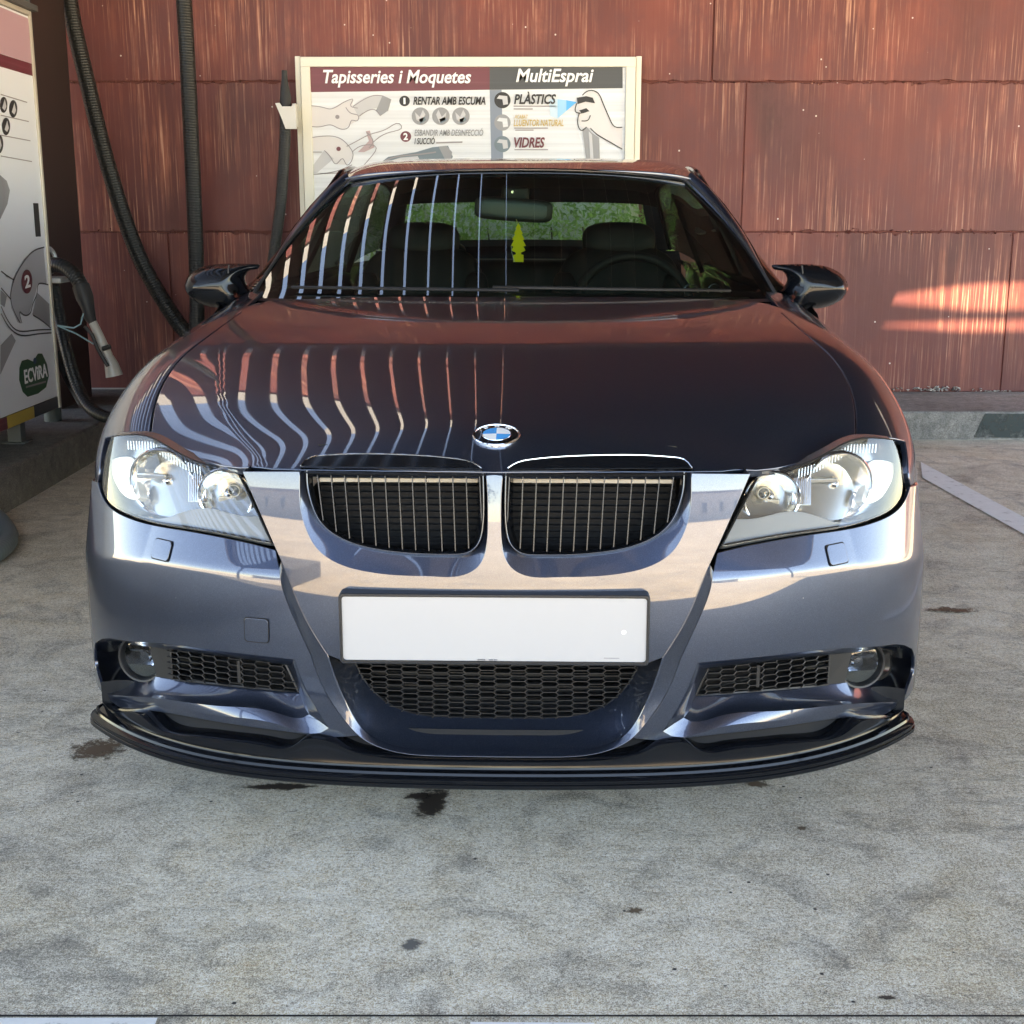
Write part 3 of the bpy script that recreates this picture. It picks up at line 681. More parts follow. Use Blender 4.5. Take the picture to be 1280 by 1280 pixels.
    # repeater lamp is seen at the rear; below: side skin with the wheel arch
def side_f(y, z):
    y, z = np.broadcast_arrays(np.asarray(y, float), np.asarray(z, float)); x = XS(y) - np.clip(.60 - z, 0, 1) ** 2 * .10 - np.clip(.30 - z, 0, 1) * .25
    x = x + .006 * np.exp(-((np.hypot(y - hub_y, z - hub_z) - arch_r - .02) / .03) ** 2)
    return np.stack([-x, y, z], -1)
SIDE = Surf(side_f, (.3, 4.2), (.15, .7), (80, 30))
arc = [(hub_y + arch_r * math.cos(a), hub_z + arch_r * math.sin(a)) for a in np.linspace(math.pi - a1, -.25, 30)]
sf = [(.60, .6), (1.56, .6), (1.56, .19), (arc[-1][0] + .02, .20)] + arc[::-1]
rear_hub = 3.525
arc2 = [(rear_hub + arch_r * math.cos(a), hub_z + arch_r * math.sin(a)) for a in np.linspace(math.pi + .25, -.25, 40)]
sd2 = [(1.566, .6), (1.566, .19), (arc2[0][0] - .02, .20)] + arc2 + [(arc2[-1][0] + .02, .24), (4.2, .26), (4.2, .6)]
door_up = []     # upper side rows
def upper(y):    # section from z .60 to the belt
    x = float(XS(y)); return [(x, .60), (x + .003, .70), (x - .004, .80), (x - .022, .875), (x - .06, .925), (x - .088, .945), (x - .10, .947)]
for side in (1, -1):
    f = (lambda q: np.array(q)) if side > 0 else mx
    patch('fender_side', SIDE, sf, PAINT, car, h=.03, rim=.02, mirror=side)
    patch('body_side', SIDE, sd2, PAINT, car, h=.05, rim=.02, mirror=side)
    ysn = np.linspace(1.566, 4.2, 24); rows = [[(-p[0], y, p[1]) for p in upper(y)] for y in ysn]
    grid('door_skin', f(refine(np.array(rows), 1)), PAINT, car)
    # wheels
    for wy in (hub_y, rear_hub):
        Mw = Matrix.Translation((-side * .80, wy, hub_z)) @ Matrix.Rotation(R(-90) * side, 4, 'Y')
        mb = MB(); mb.lathe([(.215, -.11), (.300, -.112), (.312, -.095), (.315, 0), (.312, .085), (.300, .10), (.215, .098)], 56, Mw); wh = mb.build('tyre', RUBBER, car)
        mb = MB(); mb.lathe([(.222, .098), (.226, .104), (.212, .100), (.205, .05), (.20, -.08)], 56, Mw)
        mb.lathe([(.001, .08), (.04, .082), (.055, .07), (.06, .02)], 32, Mw)
        for k in range(5):
            for dd in (-.10, .10):
                a = k * 2 * math.pi / 5; mb.bar(Mw @ Vector((.045 * math.cos(a), .045 * math.sin(a), .075)), Mw @ Vector((.21 * math.cos(a + dd), .21 * math.sin(a + dd), .092)), .022, .02, up=(1, 0, 0))
        mb.build('rim', mat('alloy_rim', (.45, .46, .48), .3, .9), wh)
        mb = MB(); mb.lathe([(.02, .03), (.155, .03), (.155, .0)], 40, Mw); mb.build('brake_disc', mat('brake_disc', (.3, .3, .3), .4, .9), wh)
    for wy in (hub_y, rear_hub):          # wheel well liners
        mb = MB(); V = []; n = 24
        for k in range(n + 1):
            a = math.pi * 1.08 - k * math.pi * 1.16 / n
            for x in (.885, .55): V.append((-side * x, wy + (arch_r + .004) * math.cos(a), hub_z + (arch_r + .004) * math.sin(a)))
        mb.add(V, [(2 * k, 2 * k + 1, 2 * k + 3, 2 * k + 2) for k in range(n)]); mb.build('wheel_well', VOID, car)

# ---- number plate
sN = NOSE.inv(618.5, 786); pc = NOSE.at((0, sN[1])); n_ = NOSE.nrm((0, sN[1]))
tl, tr, bl, br = (to_world(car_y(x, y, -.004)) for x, y in ((427, 741), (811, 741), (427, 830), (811, 830)))
pz = car_y(618.5, 786, -.012); zt, zb = car_y(618.5, 742, -.012)[2], car_y(618.5, 829.5, -.012)[2]; hw = .2790
Mp = Matrix.Translation((pz[0] * 0, -.010, (zt + zb) / 2)); hh = (zt - zb) / 2; print('plate', hh * 2, zt, zb)
def rrect(w, h, r, n=6):
    return [(sx * (w - r) + math.cos(t + o) * r, sz * (h - r) + math.sin(t + o) * r) for (sx, sz, o) in ((1, 1, 0), (-1, 1, math.pi / 2), (-1, -1, math.pi), (1, -1, 1.5 * math.pi)) for t in np.linspace(0, math.pi / 2, n)]
def ring(mb, a, b, y0, y1, M):
    n = len(a); V = [(p[0], y, p[1]) for p, y in ((p, y) for L, y in ((a, y1), (a, y0), (b, y0), (b, y1)) for p in L)]
    mb.add([M @ Vector(v) for v in V], [(i * n + k, i * n + (k + 1) % n, (i + 1) * n + (k + 1) % n, (i + 1) * n + k) for i in range(3) for k in range(n)])
mb = MB(); ring(mb, rrect(hw, hh, .007), rrect(hw - .0055, hh - .006, .006), -.008, .022, Mp); plate = mb.build('number_plate_frame', BLACK, car, bevel=.001)
mb = MB(); ring(mb, rrect(hw - .001, hh - .001, .006), rrect(hw - .0028, hh - .003, .006), -.0088, -.006, Mp); mb.build('frame_edge', DCHROME, plate)
mb = MB(); mb.prism(rrect(hw - .005, hh - .0055, .006), lambda x, z: Mp @ Vector((x, -.0045, z)), lambda x, z: Mp @ Vector((x, .0, z))); pw = mb.build('number_plate', WHITE, plate)
INKG = mat('grey_ink', (.22, .22, .23), .6)
mb = MB()
for x0, x1 in ((-.030, -.016), (-.009, -.002), (.000, .006)): mb.box((x0, -.0088, -hh + .0075), (x1, -.0046, -hh + .0092), Mp)
mb.box((.198, -.0052, -hh + .0125), (.226, -.0046, -hh + .0135), Mp); mb.build('small_print', INKG, plate)
mb = MB(); mb.lathe([(.0005, .0), (.004, -.0003), (.0055, -.002)], 20, Mp @ Matrix.Translation((.233, -.0050, -.004)) @ Matrix.Rotation(R(90), 4, 'X')); mb.build('plate_screw', mat('screw_cap', (.95, .95, .95), .3), plate)

# ---- gloss black splitter, lofted along the plan curve
LIPS = Surf(wrap(lambda s, z: 0 * s - .002), (-SMAX, 0), (.08, .30), (300, 90))
tp = LIPS.path(smooth([(129, 886), (150, 889), (172, 892.5), (184, 902), (198, 912), (240, 920), (282, 925.5), (330, 932), (352, 935.5), (366, 932), (380, 924), (396, 923.5), (412, 927), (440, 939), (470, 945.5), (530, 950.5), (617.5, 952)], 6))
print('lip top', np.round(tp[::14], 3).tolist())
SE = -.925; sl_ = np.linspace(SE, 0, 110); zT = np.maximum(np.interp(sl_, tp[:, 0], tp[:, 1]), .158)
endk = np.sqrt(np.clip((sl_ - SE) / .05, 0, 1) * (2 - np.clip((sl_ - SE) / .05, 0, 1)))
def lrow(o, z):
    z = z + 0 * sl_; p, n = plan(sl_); q = p - n * (o * endk)[:, None]; return np.stack([q[:, 0], q[:, 1], z], -1)
zb0 = .150 + .006 * (sl_ / SE) ** 2
R0 = lrow(-.06 + 0 * sl_, zT + .004); R0[:, 1] += .05
rows = full([lrow(-.045, zT - .001), lrow(-.002, zT), lrow(.0005, zT - .0015), lrow(.001, zb0 + .006), lrow(.003, zb0 + .001)])
lip = grid('front_splitter', rows, GBLACK, car, sharp=35)
rows = full([lrow(.003, zb0 + .001), lrow(.016, zb0 - .001), lrow(.018, zb0 + .0025), lrow(.024, zb0 + .0025), lrow(.026, zb0 - .002)])
grid('splitter_step', rows, GBLACK, lip, sharp=35)
rows = full([lrow(.026, zb0 - .002), lrow(.036, zb0 - .004), lrow(.0385, zb0 - .006), lrow(.0385, zb0 - .009), lrow(.037, zb0 - .0105), lrow(.037, zb0 - .0125), lrow(.040, zb0 - .0140), lrow(.0405, zb0 - .020), lrow(.038, zb0 - .0225), lrow(-.10, zb0 - .022)])
grid('splitter_blade', rows, GBLACK, lip, sharp=35)
print('blade px', proj(lrow(.0405, zb0 - .02))[[0, 4, 10, 25, 50, 80, 109]].round(0).tolist(), 'want (124,900) (142,925) (212,947) (346,974) (618,985)')
grid('splitter_backing', full([lrow(-.045, zT - .001), lrow(-.06, .205)]), VOID, lip)
mb = MB(); mb.box((-.66, .40, .14), (.66, .42, .56)); mb.box((-.78, .5, .13), (.78, 4.2, .16)); mb.build('underbody', VOID, car)

# ================================================================ glasshouse, roof, mirrors, cabin
def wsp(px, py, y): return car_y(px, py, y)
# windscreen: rows from base to header; x measured, y along a crowned arc
base = np.array([(-.735, 1.470), (-.60, 1.375), (-.40, 1.300), (-.20, 1.262), (0, 1.250)])
def ws_f(u, v):                            # u -1..1 across, v 0..1 up
    u, v = np.broadcast_arrays(np.asarray(u, float), np.asarray(v, float)); au = np.abs(u)
    hw_ = .735 - .193 * v - .022 * np.sin(math.pi * np.clip(v, 0, 1)) * -1
    x = u * hw_; yc = 1.245 + .71 * v; y = yc + (.225 - .10 * v) * au ** 2.2
    z = .950 + .356 * v - .013 * v * v - .030 * au ** 2.4 * v - .012 * au ** 2 * (1 - v)
    return np.stack([x, y, z], -1)
print('ws corners base', proj(ws_f(-1, 0)), 'centre', proj(ws_f(0, 0)), 'top', proj(ws_f(-1, 1)), proj(ws_f(0, 1)), 'want (333,372) (650,366) (433,228) (650,213)')
WS = Surf(ws_f, (-1, 1), (-.05, 1.05), (100, 60))
rows = [[ws_f(u, v) for u in np.linspace(-1, 1, 61)] for v in np.linspace(-.06, 1, 31)]
grid('windscreen', rows, GLASS, car)
# black frit border behind the glass
mb = MB()
def strip(u0, v0, u1, v1, w): pass
fr_rows = [[ws_f(u, v) + (0, .004, -.004) for u in np.linspace(-1, 1, 61)] for v in (.955, 1.0)]
grid('glass_border', fr_rows, GBLACK, car)
for s_ in (-1, 1):
    grid('glass_border', [[ws_f(s_ * a, v) + (0, .004, -.004) for v in np.linspace(0, 1, 20)] for a in (.955, 1.0)], GBLACK, car)
# cowl and wipers
cw = [[np.array([u * .72, 1.236 + .16 * abs(u) ** 2.2 + dy, .940 - .006 * abs(u) + dz]) for u in np.linspace(-1, 1, 41)] for dy, dz in ((-.01, -.010), (.03, -.004), (.10, -.03))]
grid('cowl_panel', cw, BLACK, car)
for sx, x0, x1 in ((1, .60, -.05), (1, .02, -.62)):
    mb = MB(); q = [ws_f(x / .735, .012 + .02 * t) + (0, -.012, .008) for t, x in zip(np.linspace(0, 1, 9), np.linspace(x0, x1, 9))]; mb.tube(q, .0045, 6); mb.build('wiper', BLACK, car)
# A-pillars: glass edge -> outer edge
PO = smooth([(315, 375), (333, 345), (357.5, 300), (385, 262.5), (412.5, 231.6), (431, 217)], 6)
po = resample(PO, 24); PL = []
for i, q in enumerate(po):
    v = i / 23; g_ = ws_f(-1, v); PL.append(car_y(q[0], q[1], g_[1] + .075 - .03 * v))
PL = np.array(PL); GL = np.array([ws_f(-1, v) for v in np.linspace(0, 1, 24)])
print('pillar outer', np.round(PL[[0, 12, 23]], 3).tolist(), 'glass', np.round(GL[[0, 12, 23]], 3).tolist())
for side in (1, -1):
    f = (lambda q: np.array(q)) if side > 0 else mx
    m1 = GL * .75 + PL * .25 + (0, -.004, .007); m2 = GL * .35 + PL * .65 + (0, -.002, .012)
    grid('pillar', f(refine(np.array([GL + (0, .0, -.001), m1, m2, PL, PL + (.004, .05, -.004)]), 3)), PAINT, car)
    mb = MB(); mb.tube(f(GL * .86 + PL * .14 + (0, -.005, .006)), .0045, 8); mb.build('pillar_trim', RUBBER, car)
    mb = MB(); mb.tube(f(PL[:-2] + (-.002, .05, -.002)), .006, 8); mb.build('pillar_seal', RUBBER, car)
    # cowl corner wedge at the pillar foot
    w_ = P3(HOOD, [(300, 394)])[0]
# roof: stations
def roof_f(u, v):
    u, v = np.broadcast_arrays(np.asarray(u, float), np.asarray(v, float)); au = np.abs(u)
    y0 = ws_f(0, 1)[1]; L = 1.37
    hw_ = np.interp(v, [0, .15, .5, .8, 1], [.566, .585, .60, .58, .545])
    zr = np.interp(v, np.linspace(0, 1, 11), Spline([0, .25, .5, .75, 1], [1.298, 1.343, 1.356, 1.342, 1.298])(np.linspace(0, 1, 11)))
    e0 = (.125) * au ** 2.2 * (1 - v) ** 2
    y = y0 + e0 + L * v
    z = zr - .010 * au ** 3 - .016 * au ** 9 - .010 * (np.clip(au - .8, 0, 1) * 5) ** 2 * np.clip(v * 5, .0, 1)
    return np.stack([u * hw_, y, z], -1)
rows = [[roof_f(u, v) for u in np.linspace(-1, 1, 61)] for v in np.linspace(0, 1, 40)]
grid('roof', rows, PAINT, car)
print('roof top', proj(roof_f(0, 0)), proj(roof_f(0, .4)), proj(roof_f(-1, 0)), proj(roof_f(-1, .15)), 'want crest y 199, corner (450,211)')
grid('header', [[ws_f(u, 1) for u in np.linspace(-1, 1, 61)], [roof_f(u, 0) + (0, -.004, -.003) for u in np.linspace(-1, 1, 61)], [roof_f(u, 0) for u in np.linspace(-1, 1, 61)]], PAINT, car)
mb = MB(); mb.tube([ws_f(u, 1) + (0, -.003, .004) for u in np.linspace(-.98, .98, 41)], .004, 8); mb.build('header_seal', DCHROME, car)
# rear window, boot, tail
yr = roof_f(0, 1)[1]
rw0 = [roof_f(u, 1) for u in np.linspace(-1, 1, 31)]
rw1 = [np.array([u * .66, yr + .60 - .10 * abs(u) ** 2, 1.02 - .012 * abs(u) ** 2]) for u in np.linspace(-1, 1, 31)]
ga, gb = np.array(rw0), np.array(rw1)
lp = [ga * (1 - t) + gb * t + (0, 0, .02 * math.sin(math.pi * t)) for t in np.linspace(0, 1, 12)]
grid('rear_window', np.array(lp)[4:-1, 2:-2], RGLASS, car)
for s_ in (slice(0, 3), slice(-3, None)): grid('rear_pillar', np.array(lp)[:, s_], PAINT, car)
grid('rear_window_border', np.array(lp)[:5], GBLACK, car); grid('rear_window_frame', np.array(lp)[-2:], PAINT, car)
bt = [gb, gb * (1, 1, 1) + (0, .12, -.01), gb * (1.12, 1, 1) + (0, .30, -.012), gb * (1.14, 1, 1) + (0, .52, -.010), gb * (1.16, 1, 1) + (0, .55, -.05), gb * (1.2, 1, 1) + (0, .58, -.25), gb * (1.25, 1, 1) + (0, .62, -.45), gb * (1.22, 1, 1) + (0, .58, -.78)]
grid('boot_lid', refine(np.array(bt), 2), PAINT, car)
for side in (1, -1):
    f = (lambda q: np.array(q)) if side > 0 else mx
    q1 = np.array([(-p[0], 4.2, p[1]) for p in upper(4.2)]); qs = []
    for k in range(len(q1)): qs.append([q1[k], q1[k] * (.96, 1, 1) + (0, .15, -.0), (-.80 + .03 * 0, 4.32 + .10, min(q1[k][2], .93) * 1)])
    grid('quarter_panel', f(np.array(qs)), PAINT, car)
    # side glass and rails between belt and roof edge
    ysn = np.linspace(1.50, yr + .49, 26); belt = np.array([(-(float(XS(y)) - .10), y, .947) for y in ysn])
    rail = []
    for y in ysn:
        if y < PL[-1][1]: k = np.interp(y, PL[:, 1], np.arange(24)); p = np.array([np.interp(k, np.arange(24), PL[:, j]) for j in range(3)]); p = p + (-.002, .05, -.012)
        else:
            v = np.clip((y - roof_f(0, 0)[1] - .0) / 1.37, 0, 1); p = roof_f(-1, v); p[1] = y
            if y > yr: t = min(1, (y - yr) / .50); p = ga[0] * (1 - t) + gb[0] * t; p = np.array([p[0] - .002, y, p[2]])
        rail.append(p)
    rail = np.array(rail); rail[:, 1] = ysn
    a_ = belt; b_ = np.array(rail)
    grid('side_window', f(np.array([a_ * (1 - t) + b_ * t + (-.015 * math.sin(math.pi * t), 0, 0) for t in np.linspace(0, 1, 6)])), SGLASS, car)
    mb = MB(); mb.tube(f(b_), .010, 8); mb.build('window_frame', GBLACK, car)
    mb = MB(); mb.bar(f(np.array((-.80, 2.55, .95))), f(np.array((-.63, 2.62, 1.30))), .07, .02, up=(1, 0, 0)); mb.bar(f(np.array((-.78, 3.6, .95))), f(np.array((-.62, 3.35, 1.28))), .12, .02, up=(1, 0, 0)); mb.build('centre_pillar', GBLACK, car)

# wedge at the hood corner / pillar foot (black weather strip)
for side in (1, -1):
    f = (lambda q: np.array(q)) if side > 0 else mx
    top = [(308, 372), (304, 380), (300, 388), (290, 398), (276, 410), (268, 421)]; bot = [(321, 376), (322, 386), (314, 392), (300, 404), (284, 415), (269, 422)]
    dy = [1.44, 1.40, 1.36, 1.28, 1.18, 1.10]
    A_ = np.array([car_y(a, b, d + .03) for (a, b), d in zip(smooth(top, 1), dy)]); B_ = np.array([car_y(a, b, d) for (a, b), d in zip(smooth(bot, 1), dy)])
    A_, B_ = refine(A_, 4), refine(B_, 4)
    grid('corner_trim', f(refine(np.array([A_ + (0, .03, -.02), A_ + (0, 0, .0), (A_ + B_) / 2 + (0, -.004, .008), B_, B_ + (0, .01, -.02)]), 3)), GBLACK, car)

# ---- door mirrors (horn shaped caps)
cap_px = chain(smooth([(302, 386), (281, 385), (262, 383), (247, 378), (237.5, 371), (231.5, 361), (233, 350), (242, 340), (256, 333), (274, 330), (296, 329.6), (323, 330.6)], 6), smooth([(324, 332), (322, 335.5), (313, 337.5), (307, 342), (304.5, 349), (308, 357), (315, 366)], 5), smooth([(315, 366), (311, 376), (302, 386)], 4))
YM = 1.60
mp3 = np.array([car_y(q[0], q[1], YM) for q in cap_px]); pm2 = mp3[:, [0, 2]]
UV, F, loops = tessellate(pm2, [], .0045)
dd = segdist(UV, loops[0]); Rr = .058; dep = .085 * np.sqrt(np.clip(1 - (1 - np.clip(dd / Rr, 0, 1)) ** 2, 0, 1)) + .012 * np.clip((UV[:, 0] - pm2[:, 0].min()) / .2, 0, 1)
for side in (1, -1):
    V = np.stack([UV[:, 0], YM - dep * .9, UV[:, 1]], -1); Vb = np.stack([UV[:, 0], YM + dep * .45 + .02, UV[:, 1]], -1); n = len(V)
    Lp = loops[0]; 
    V = np.concatenate([V, Vb]) * ((1, 1, 1) if side > 0 else (-1, 1, 1)); FF = [tuple(t) for t in F] + [tuple(n + i for i in t[::-1]) for t in F]
    nb = len(Lp); FF += [(i, (i + 1) % nb, n + (i + 1) % nb, n + i) for i in range(nb)]
    me = mesh('door_mirror', V, FF); bm_ = None
    o = link('door_mirror', me, GBLACK, car); me.validate()
    import bmesh
    bm_ = bmesh.new(); bm_.from_mesh(me); bmesh.ops.recalc_face_normals(bm_, faces=bm_.faces)
    for _ in range(12): bmesh.ops.smooth_vert(bm_, verts=[v for v in bm_.verts if not v.is_boundary], factor=.5, use_axis_x=False, use_axis_y=True, use_axis_z=False)
    bm_.to_mesh(me); bm_.free()
    f = (lambda q: np.array(q)) if side > 0 else mx
    q = [car_y(a, b, YM - .078) for a, b in smooth([(285, 331.5), (284, 343), (286.5, 356), (287, 368)], 4)]; mb = MB(); mb.tube(f(np.array(q) + (0, .012, 0)), .0022, 6); mb.build('mirror_seam', RUBBER, o)
    q = [car_y(a, b, YM - .085) for a, b in ((262, 358), (285, 357))]; mb = MB(); mb.bar(f(q[0]), f(q[1]), .004, .004); 
    foot = [car_y(313, 371, YM - .03), car_y(322, 374, YM - .02)]; mb = MB(); mb.tube(f(foot), [.022, .018], 10); mb.build('mirror_foot', GBLACK, o)
    pl_ = np.stack([UV[:, 0], YM + .03 + 0 * UV[:, 0], UV[:, 1]], -1)

# ---- cabin
FAB = mat('dark_seat_leather', (.007, .0075, .008), .5); DASH = mat('dark_dashboard', (.006, .0065, .007), .6); GREYF = mat('grey_roof_lining', (.04, .042, .04), .8)
def pillow(mb, c, s, M=None, p=4, n=16):     # superellipsoid
    V = []; 
    for i in range(n + 1):
        a = -math.pi / 2 + math.pi * i / n
        for k in range(2 * n):
            b = 2 * math.pi * k / (2 * n); f = lambda t: math.copysign(abs(t) ** (2 / p), t)
            V.append(Vector((c[0] + s[0] * f(math.cos(a)) * f(math.cos(b)), c[1] + s[1] * f(math.cos(a)) * f(math.sin(b)), c[2] + s[2] * f(math.sin(a)))))
    if M is not None: V = [M @ v for v in V]
    m = 2 * n; mb.add(V, [(i * m + k, i * m + (k + 1) % m, (i + 1) * m + (k + 1) % m, (i + 1) * m + k) for i in range(n) for k in range(m)])
for sx in (-.36, .36):
    Ms = Matrix.Translation((sx, 2.50, .50)) @ Matrix.Rotation(R(-14), 4, 'X')
    mb = MB(); pillow(mb, (0, 0, .24), (.235, .06, .32), Ms); pillow(mb, (-.20, -.03, .2), (.05, .05, .26), Ms); pillow(mb, (.20, -.03, .2), (.05, .05, .26), Ms); seat = mb.build('front_seat', FAB, car, sharp=None)
    mb = MB(); pillow(mb, (0, .0, .585), (.135, .05, .065), Ms, 3); mb.build('headrest', FAB, seat, sharp=None)
    mb = MB(); pillow(mb, (sx, 2.2, .52), (.25, .26, .08)); mb.build('seat_base', FAB, seat, sharp=None)
mb = MB(); pillow(mb, (0, 3.25, .72), (.60, .08, .26)); rs = mb.build('rear_seat', FAB, car, sharp=None)
for sx in (-.36, .36): mb = MB(); pillow(mb, (sx, 3.30, 1.0), (.12, .05, .055), None, 3); mb.build('rear_headrest', FAB, rs, sharp=None)
mb = MB(); mb.box((-.62, 3.38, .955), (.62, 3.86, .965)); mb.build('parcel_shelf', mat('parcel_shelf_grey', (.20, .22, .21), .6), car)
dr = [[np.array([u * .70, 1.36 + .10 * abs(u) ** 2 + dy, .925 + dz - .02 * abs(u)]) for u in np.linspace(-1, 1, 31)] for dy, dz in ((-.05, -.02), (.10, .0), (.26, .012), (.38, .0), (.42, -.06), (.42, -.3))]
grid('dashboard', refine(np.array(dr), 2), DASH, car)
Mst = Matrix.Translation((.37, 1.93, .86)) @ Matrix.Rotation(R(66), 4, 'X')
mb = MB(); mb.tube([Mst @ Vector((.185 * math.cos(a), .185 * math.sin(a), 0)) for a in np.linspace(0, 2 * math.pi, 40)[:-1]], .015, 10, closed=True)
for a in (0, math.pi, -math.pi / 2): mb.bar(Mst @ Vector((0, 0, 0)), Mst @ Vector((.18 * math.cos(a), .18 * math.sin(a), 0)), .035, .012)
pillow(mb, (0, 0, 0), (.07, .055, .03), Mst); mb.build('steering_wheel', DASH, car, sharp=40)
q = np.array([[roof_f(u * .95, v) + (0, 0, -.03) for u in np.linspace(-1, 1, 21)] for v in np.linspace(0, 1, 10)]); grid('roof_lining', q, GREYF, car)
# interior mirror, its mount, and the small chrome arcs on the dash
mc = car_y(642, 262, 1.97); mb = MB(); Mm = Matrix.Translation(mc) @ Matrix.Rotation(R(4), 4, 'Y')
pillow(mb, (0, 0, 0), (.124, .018, .036), Mm, 5); rm = mb.build('interior_mirror', BLACK, car, sharp=None)
mb = MB(); pillow(mb, (0, -.004, .0), (.110, .017, .028), Mm, 5); mb.build('mirror_face', mat('mirror_back_grey', (.08, .11, .12), .25), rm, sharp=None)
mb = MB(); mb.box((-.045, .09, .02), (.045, .14, .075), Mm); mb.build('sensor_housing', BLACK, rm, bevel=.01)
mb = MB(); mb.lathe([(.0005, 0), (.004, 0), (.004, .003)], 12, Mm @ Matrix.Translation((-.01, .088, .055)) @ Matrix.Rotation(R(90), 4, 'X')); mb.build('sensor_eye', CHROME, rm)
for x, y_ in ((864, 362), (894, 362)):
    c_ = car_y(x, y_, 1.62); mb = MB(); mb.tube([Vector(c_) + Vector((.020 * math.cos(a), 0, .020 * math.sin(a) - .004)) for a in np.linspace(-.3, 3.5, 18)], .0018, 6); mb.build('gauge_ring', CHROME, car)
# tree-shaped air freshener hanging from the interior mirror (a thing of its own)
YEL = mat('yellow_card', (1.0, .86, .01), .6); N, L, B = nodes(YEL); B.inputs['Emission Strength'].default_value = 0
tree = [(0, .058), (.010, .042), (.006, .041), (.017, .026), (.011, .025), (.024, .008), (.016, .007), (.028, -.010), (.018, -.012), (.026, -.024), (.010, -.030), (.010, -.036), (.019, -.037), (.019, -.058), (-.019, -.058), (-.019, -.037), (-.010, -.036), (-.010, -.030), (-.026, -.024), (-.018, -.012), (-.028, -.010), (-.016, .007), (-.024, .008), (-.011, .025), (-.017, .026), (-.006, .041), (-.010, .042)]
tc = to_world(car_y(648, 303, 1.93)); sc_ = (326 - 279) / FPX * tc[1] / .116
fre = empty('air_freshener', 'yellow tree-shaped card hanging from the interior mirror of the car', 'air freshener', tuple(tc))
mb = MB(); mb.prism([(a * sc_ * .82, b * sc_) for a, b in tree], lambda x, z: (x, -.0015, z), lambda x, z: (x, .0015, z)); card = mb.build('tree_card', YEL, fre)
mb = MB(); top_ = to_world(car_y(645, 274, 1.93)) - tc; mb.tube([(0, 0, .056 * sc_), tuple(top_)], .0012, 5); mb.build('string', mat('string', (.5, .4, .2), .8), fre)
mb = MB(); mb.tube([(-.012 * sc_ , -.0025, -.058 * sc_), (-.02 * sc_, -.003, -.03 * sc_), (-.022 * sc_, -.003, -.01 * sc_)], .0009, 5); mb.build('wrapper_edge', mat('cellophane', (.7, .72, .7), .2), fre)
# ================================================================ THE PLACE
WY = 7.59      # front face of the painted wall
def concrete(name, c0, c1, warm, scale=1.0, detail_bump=.0012, stain=(.10, .10, .10)):
    m = mat(name, c0, .85); N, L, B = nodes(m); co = coords(m, (scale,) * 3)
    def T(kind, **k): t = tex(m, kind, **k); L.new(co, t.inputs['Vector']); return t
    big = T('Noise', Scale=.9, Detail=6.0, Roughness=.62, Distortion=.6); med = T('Noise', Scale=5.0, Detail=8.0, Roughness=.7, Distortion=1.2); fine = T('Noise', Scale=70.0, Detail=6.0, Roughness=.75)
    a = ramp(m, big.outputs[0], [(.32, c0), (.62, c1)])
    w = T('Noise', Scale=1.7, Detail=5.0, Roughness=.6, Distortion=.8); a = mix(m, ramp(m, w.outputs[0], [(.50, 0), (.72, .55)]), a, warm)
    a = mix(m, ramp(m, med.outputs[0], [(.30, .55), (.5, 0), (.68, 0), (.85, .25)]), a, stain)
    a = mix(m, ramp(m, fine.outputs[0], [(.3, .62), (.55, 1.0), (.8, 1.0)]), (0, 0, 0), a)
    sp = T('Noise', Scale=420.0, Detail=2.0); a = mix(m, .65, a, ramp(m, sp.outputs[0], [(.36, .15), (.5, .5), (.64, .85)]), 'OVERLAY')
    g2 = T('Noise', Scale=160.0, Detail=4.0, Roughness=.8); a = mix(m, .8, a, ramp(m, g2.outputs[0], [(.38, .20), (.5, .5), (.60, .76)]), 'OVERLAY')
    v2 = T('Voronoi', Scale=55.0); a = mix(m, ramp(m, v2.outputs['Distance'], [(.05, .75), (.09, 0)]), a, (.10, .09, .08)); v3 = T('Voronoi', Scale=38.0); a = mix(m, ramp(m, v3.outputs['Distance'], [(.04, .8), (.08, 0)]), a, (.80, .77, .70))
    g3 = T('Noise', Scale=14.0, Detail=7.0, Roughness=.7); a = mix(m, .7, a, ramp(m, g3.outputs[0], [(.34, .32), (.5, .5), (.66, .68)]), 'OVERLAY')
    # scratchy, swept marks
    mp = N.new('ShaderNodeMapping'); mp.inputs['Rotation'].default_value = (0, 0, .5); mp.inputs['Scale'].default_value = (9, 42, 9); L.new(co, mp.inputs[0])
    sw = tex(m, 'Noise', Scale=1.0, Detail=7.0, Roughness=.8, Distortion=1.6); L.new(mp.outputs[0], sw.inputs['Vector'])
    swm = mix(m, 1.0, ramp(m, sw.outputs[0], [(.52, 0), (.60, .6)]), ramp(m, T('Noise', Scale=1.3, Detail=3.0).outputs[0], [(.50, 0), (.62, 1)]), 'MULTIPLY')
    a = mix(m, swm, a, tuple(c * .42 for c in c0))
    # pits
    v = T('Voronoi', Scale=13.0); v.inputs['Randomness'].default_value = 1; pit = ramp(m, v.outputs['Distance'], [(.035, 1), (.055, 0)])
    a = mix(m, pit, a, (.03, .028, .026)); L.new(a, B.inputs['Base Color'])
    hsum = mix(m, .5, fine.outputs[0], sw.outputs[0]); bump(m, hsum, detail_bump * 2, .8)
    L.new(ramp(m, med.outputs[0], [(.3, .62), (.7, .95)]), B.inputs['Roughness'])
    return m
GROUND = concrete('yard_concrete', (.54, .475, .375), (.78, .695, .555), (.64, .52, .35))
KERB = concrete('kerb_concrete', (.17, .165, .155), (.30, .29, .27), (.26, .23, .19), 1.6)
KERB2 = concrete('kerb_face_concrete', (.10, .098, .092), (.17, .165, .155), (.14, .13, .11), 1.6)
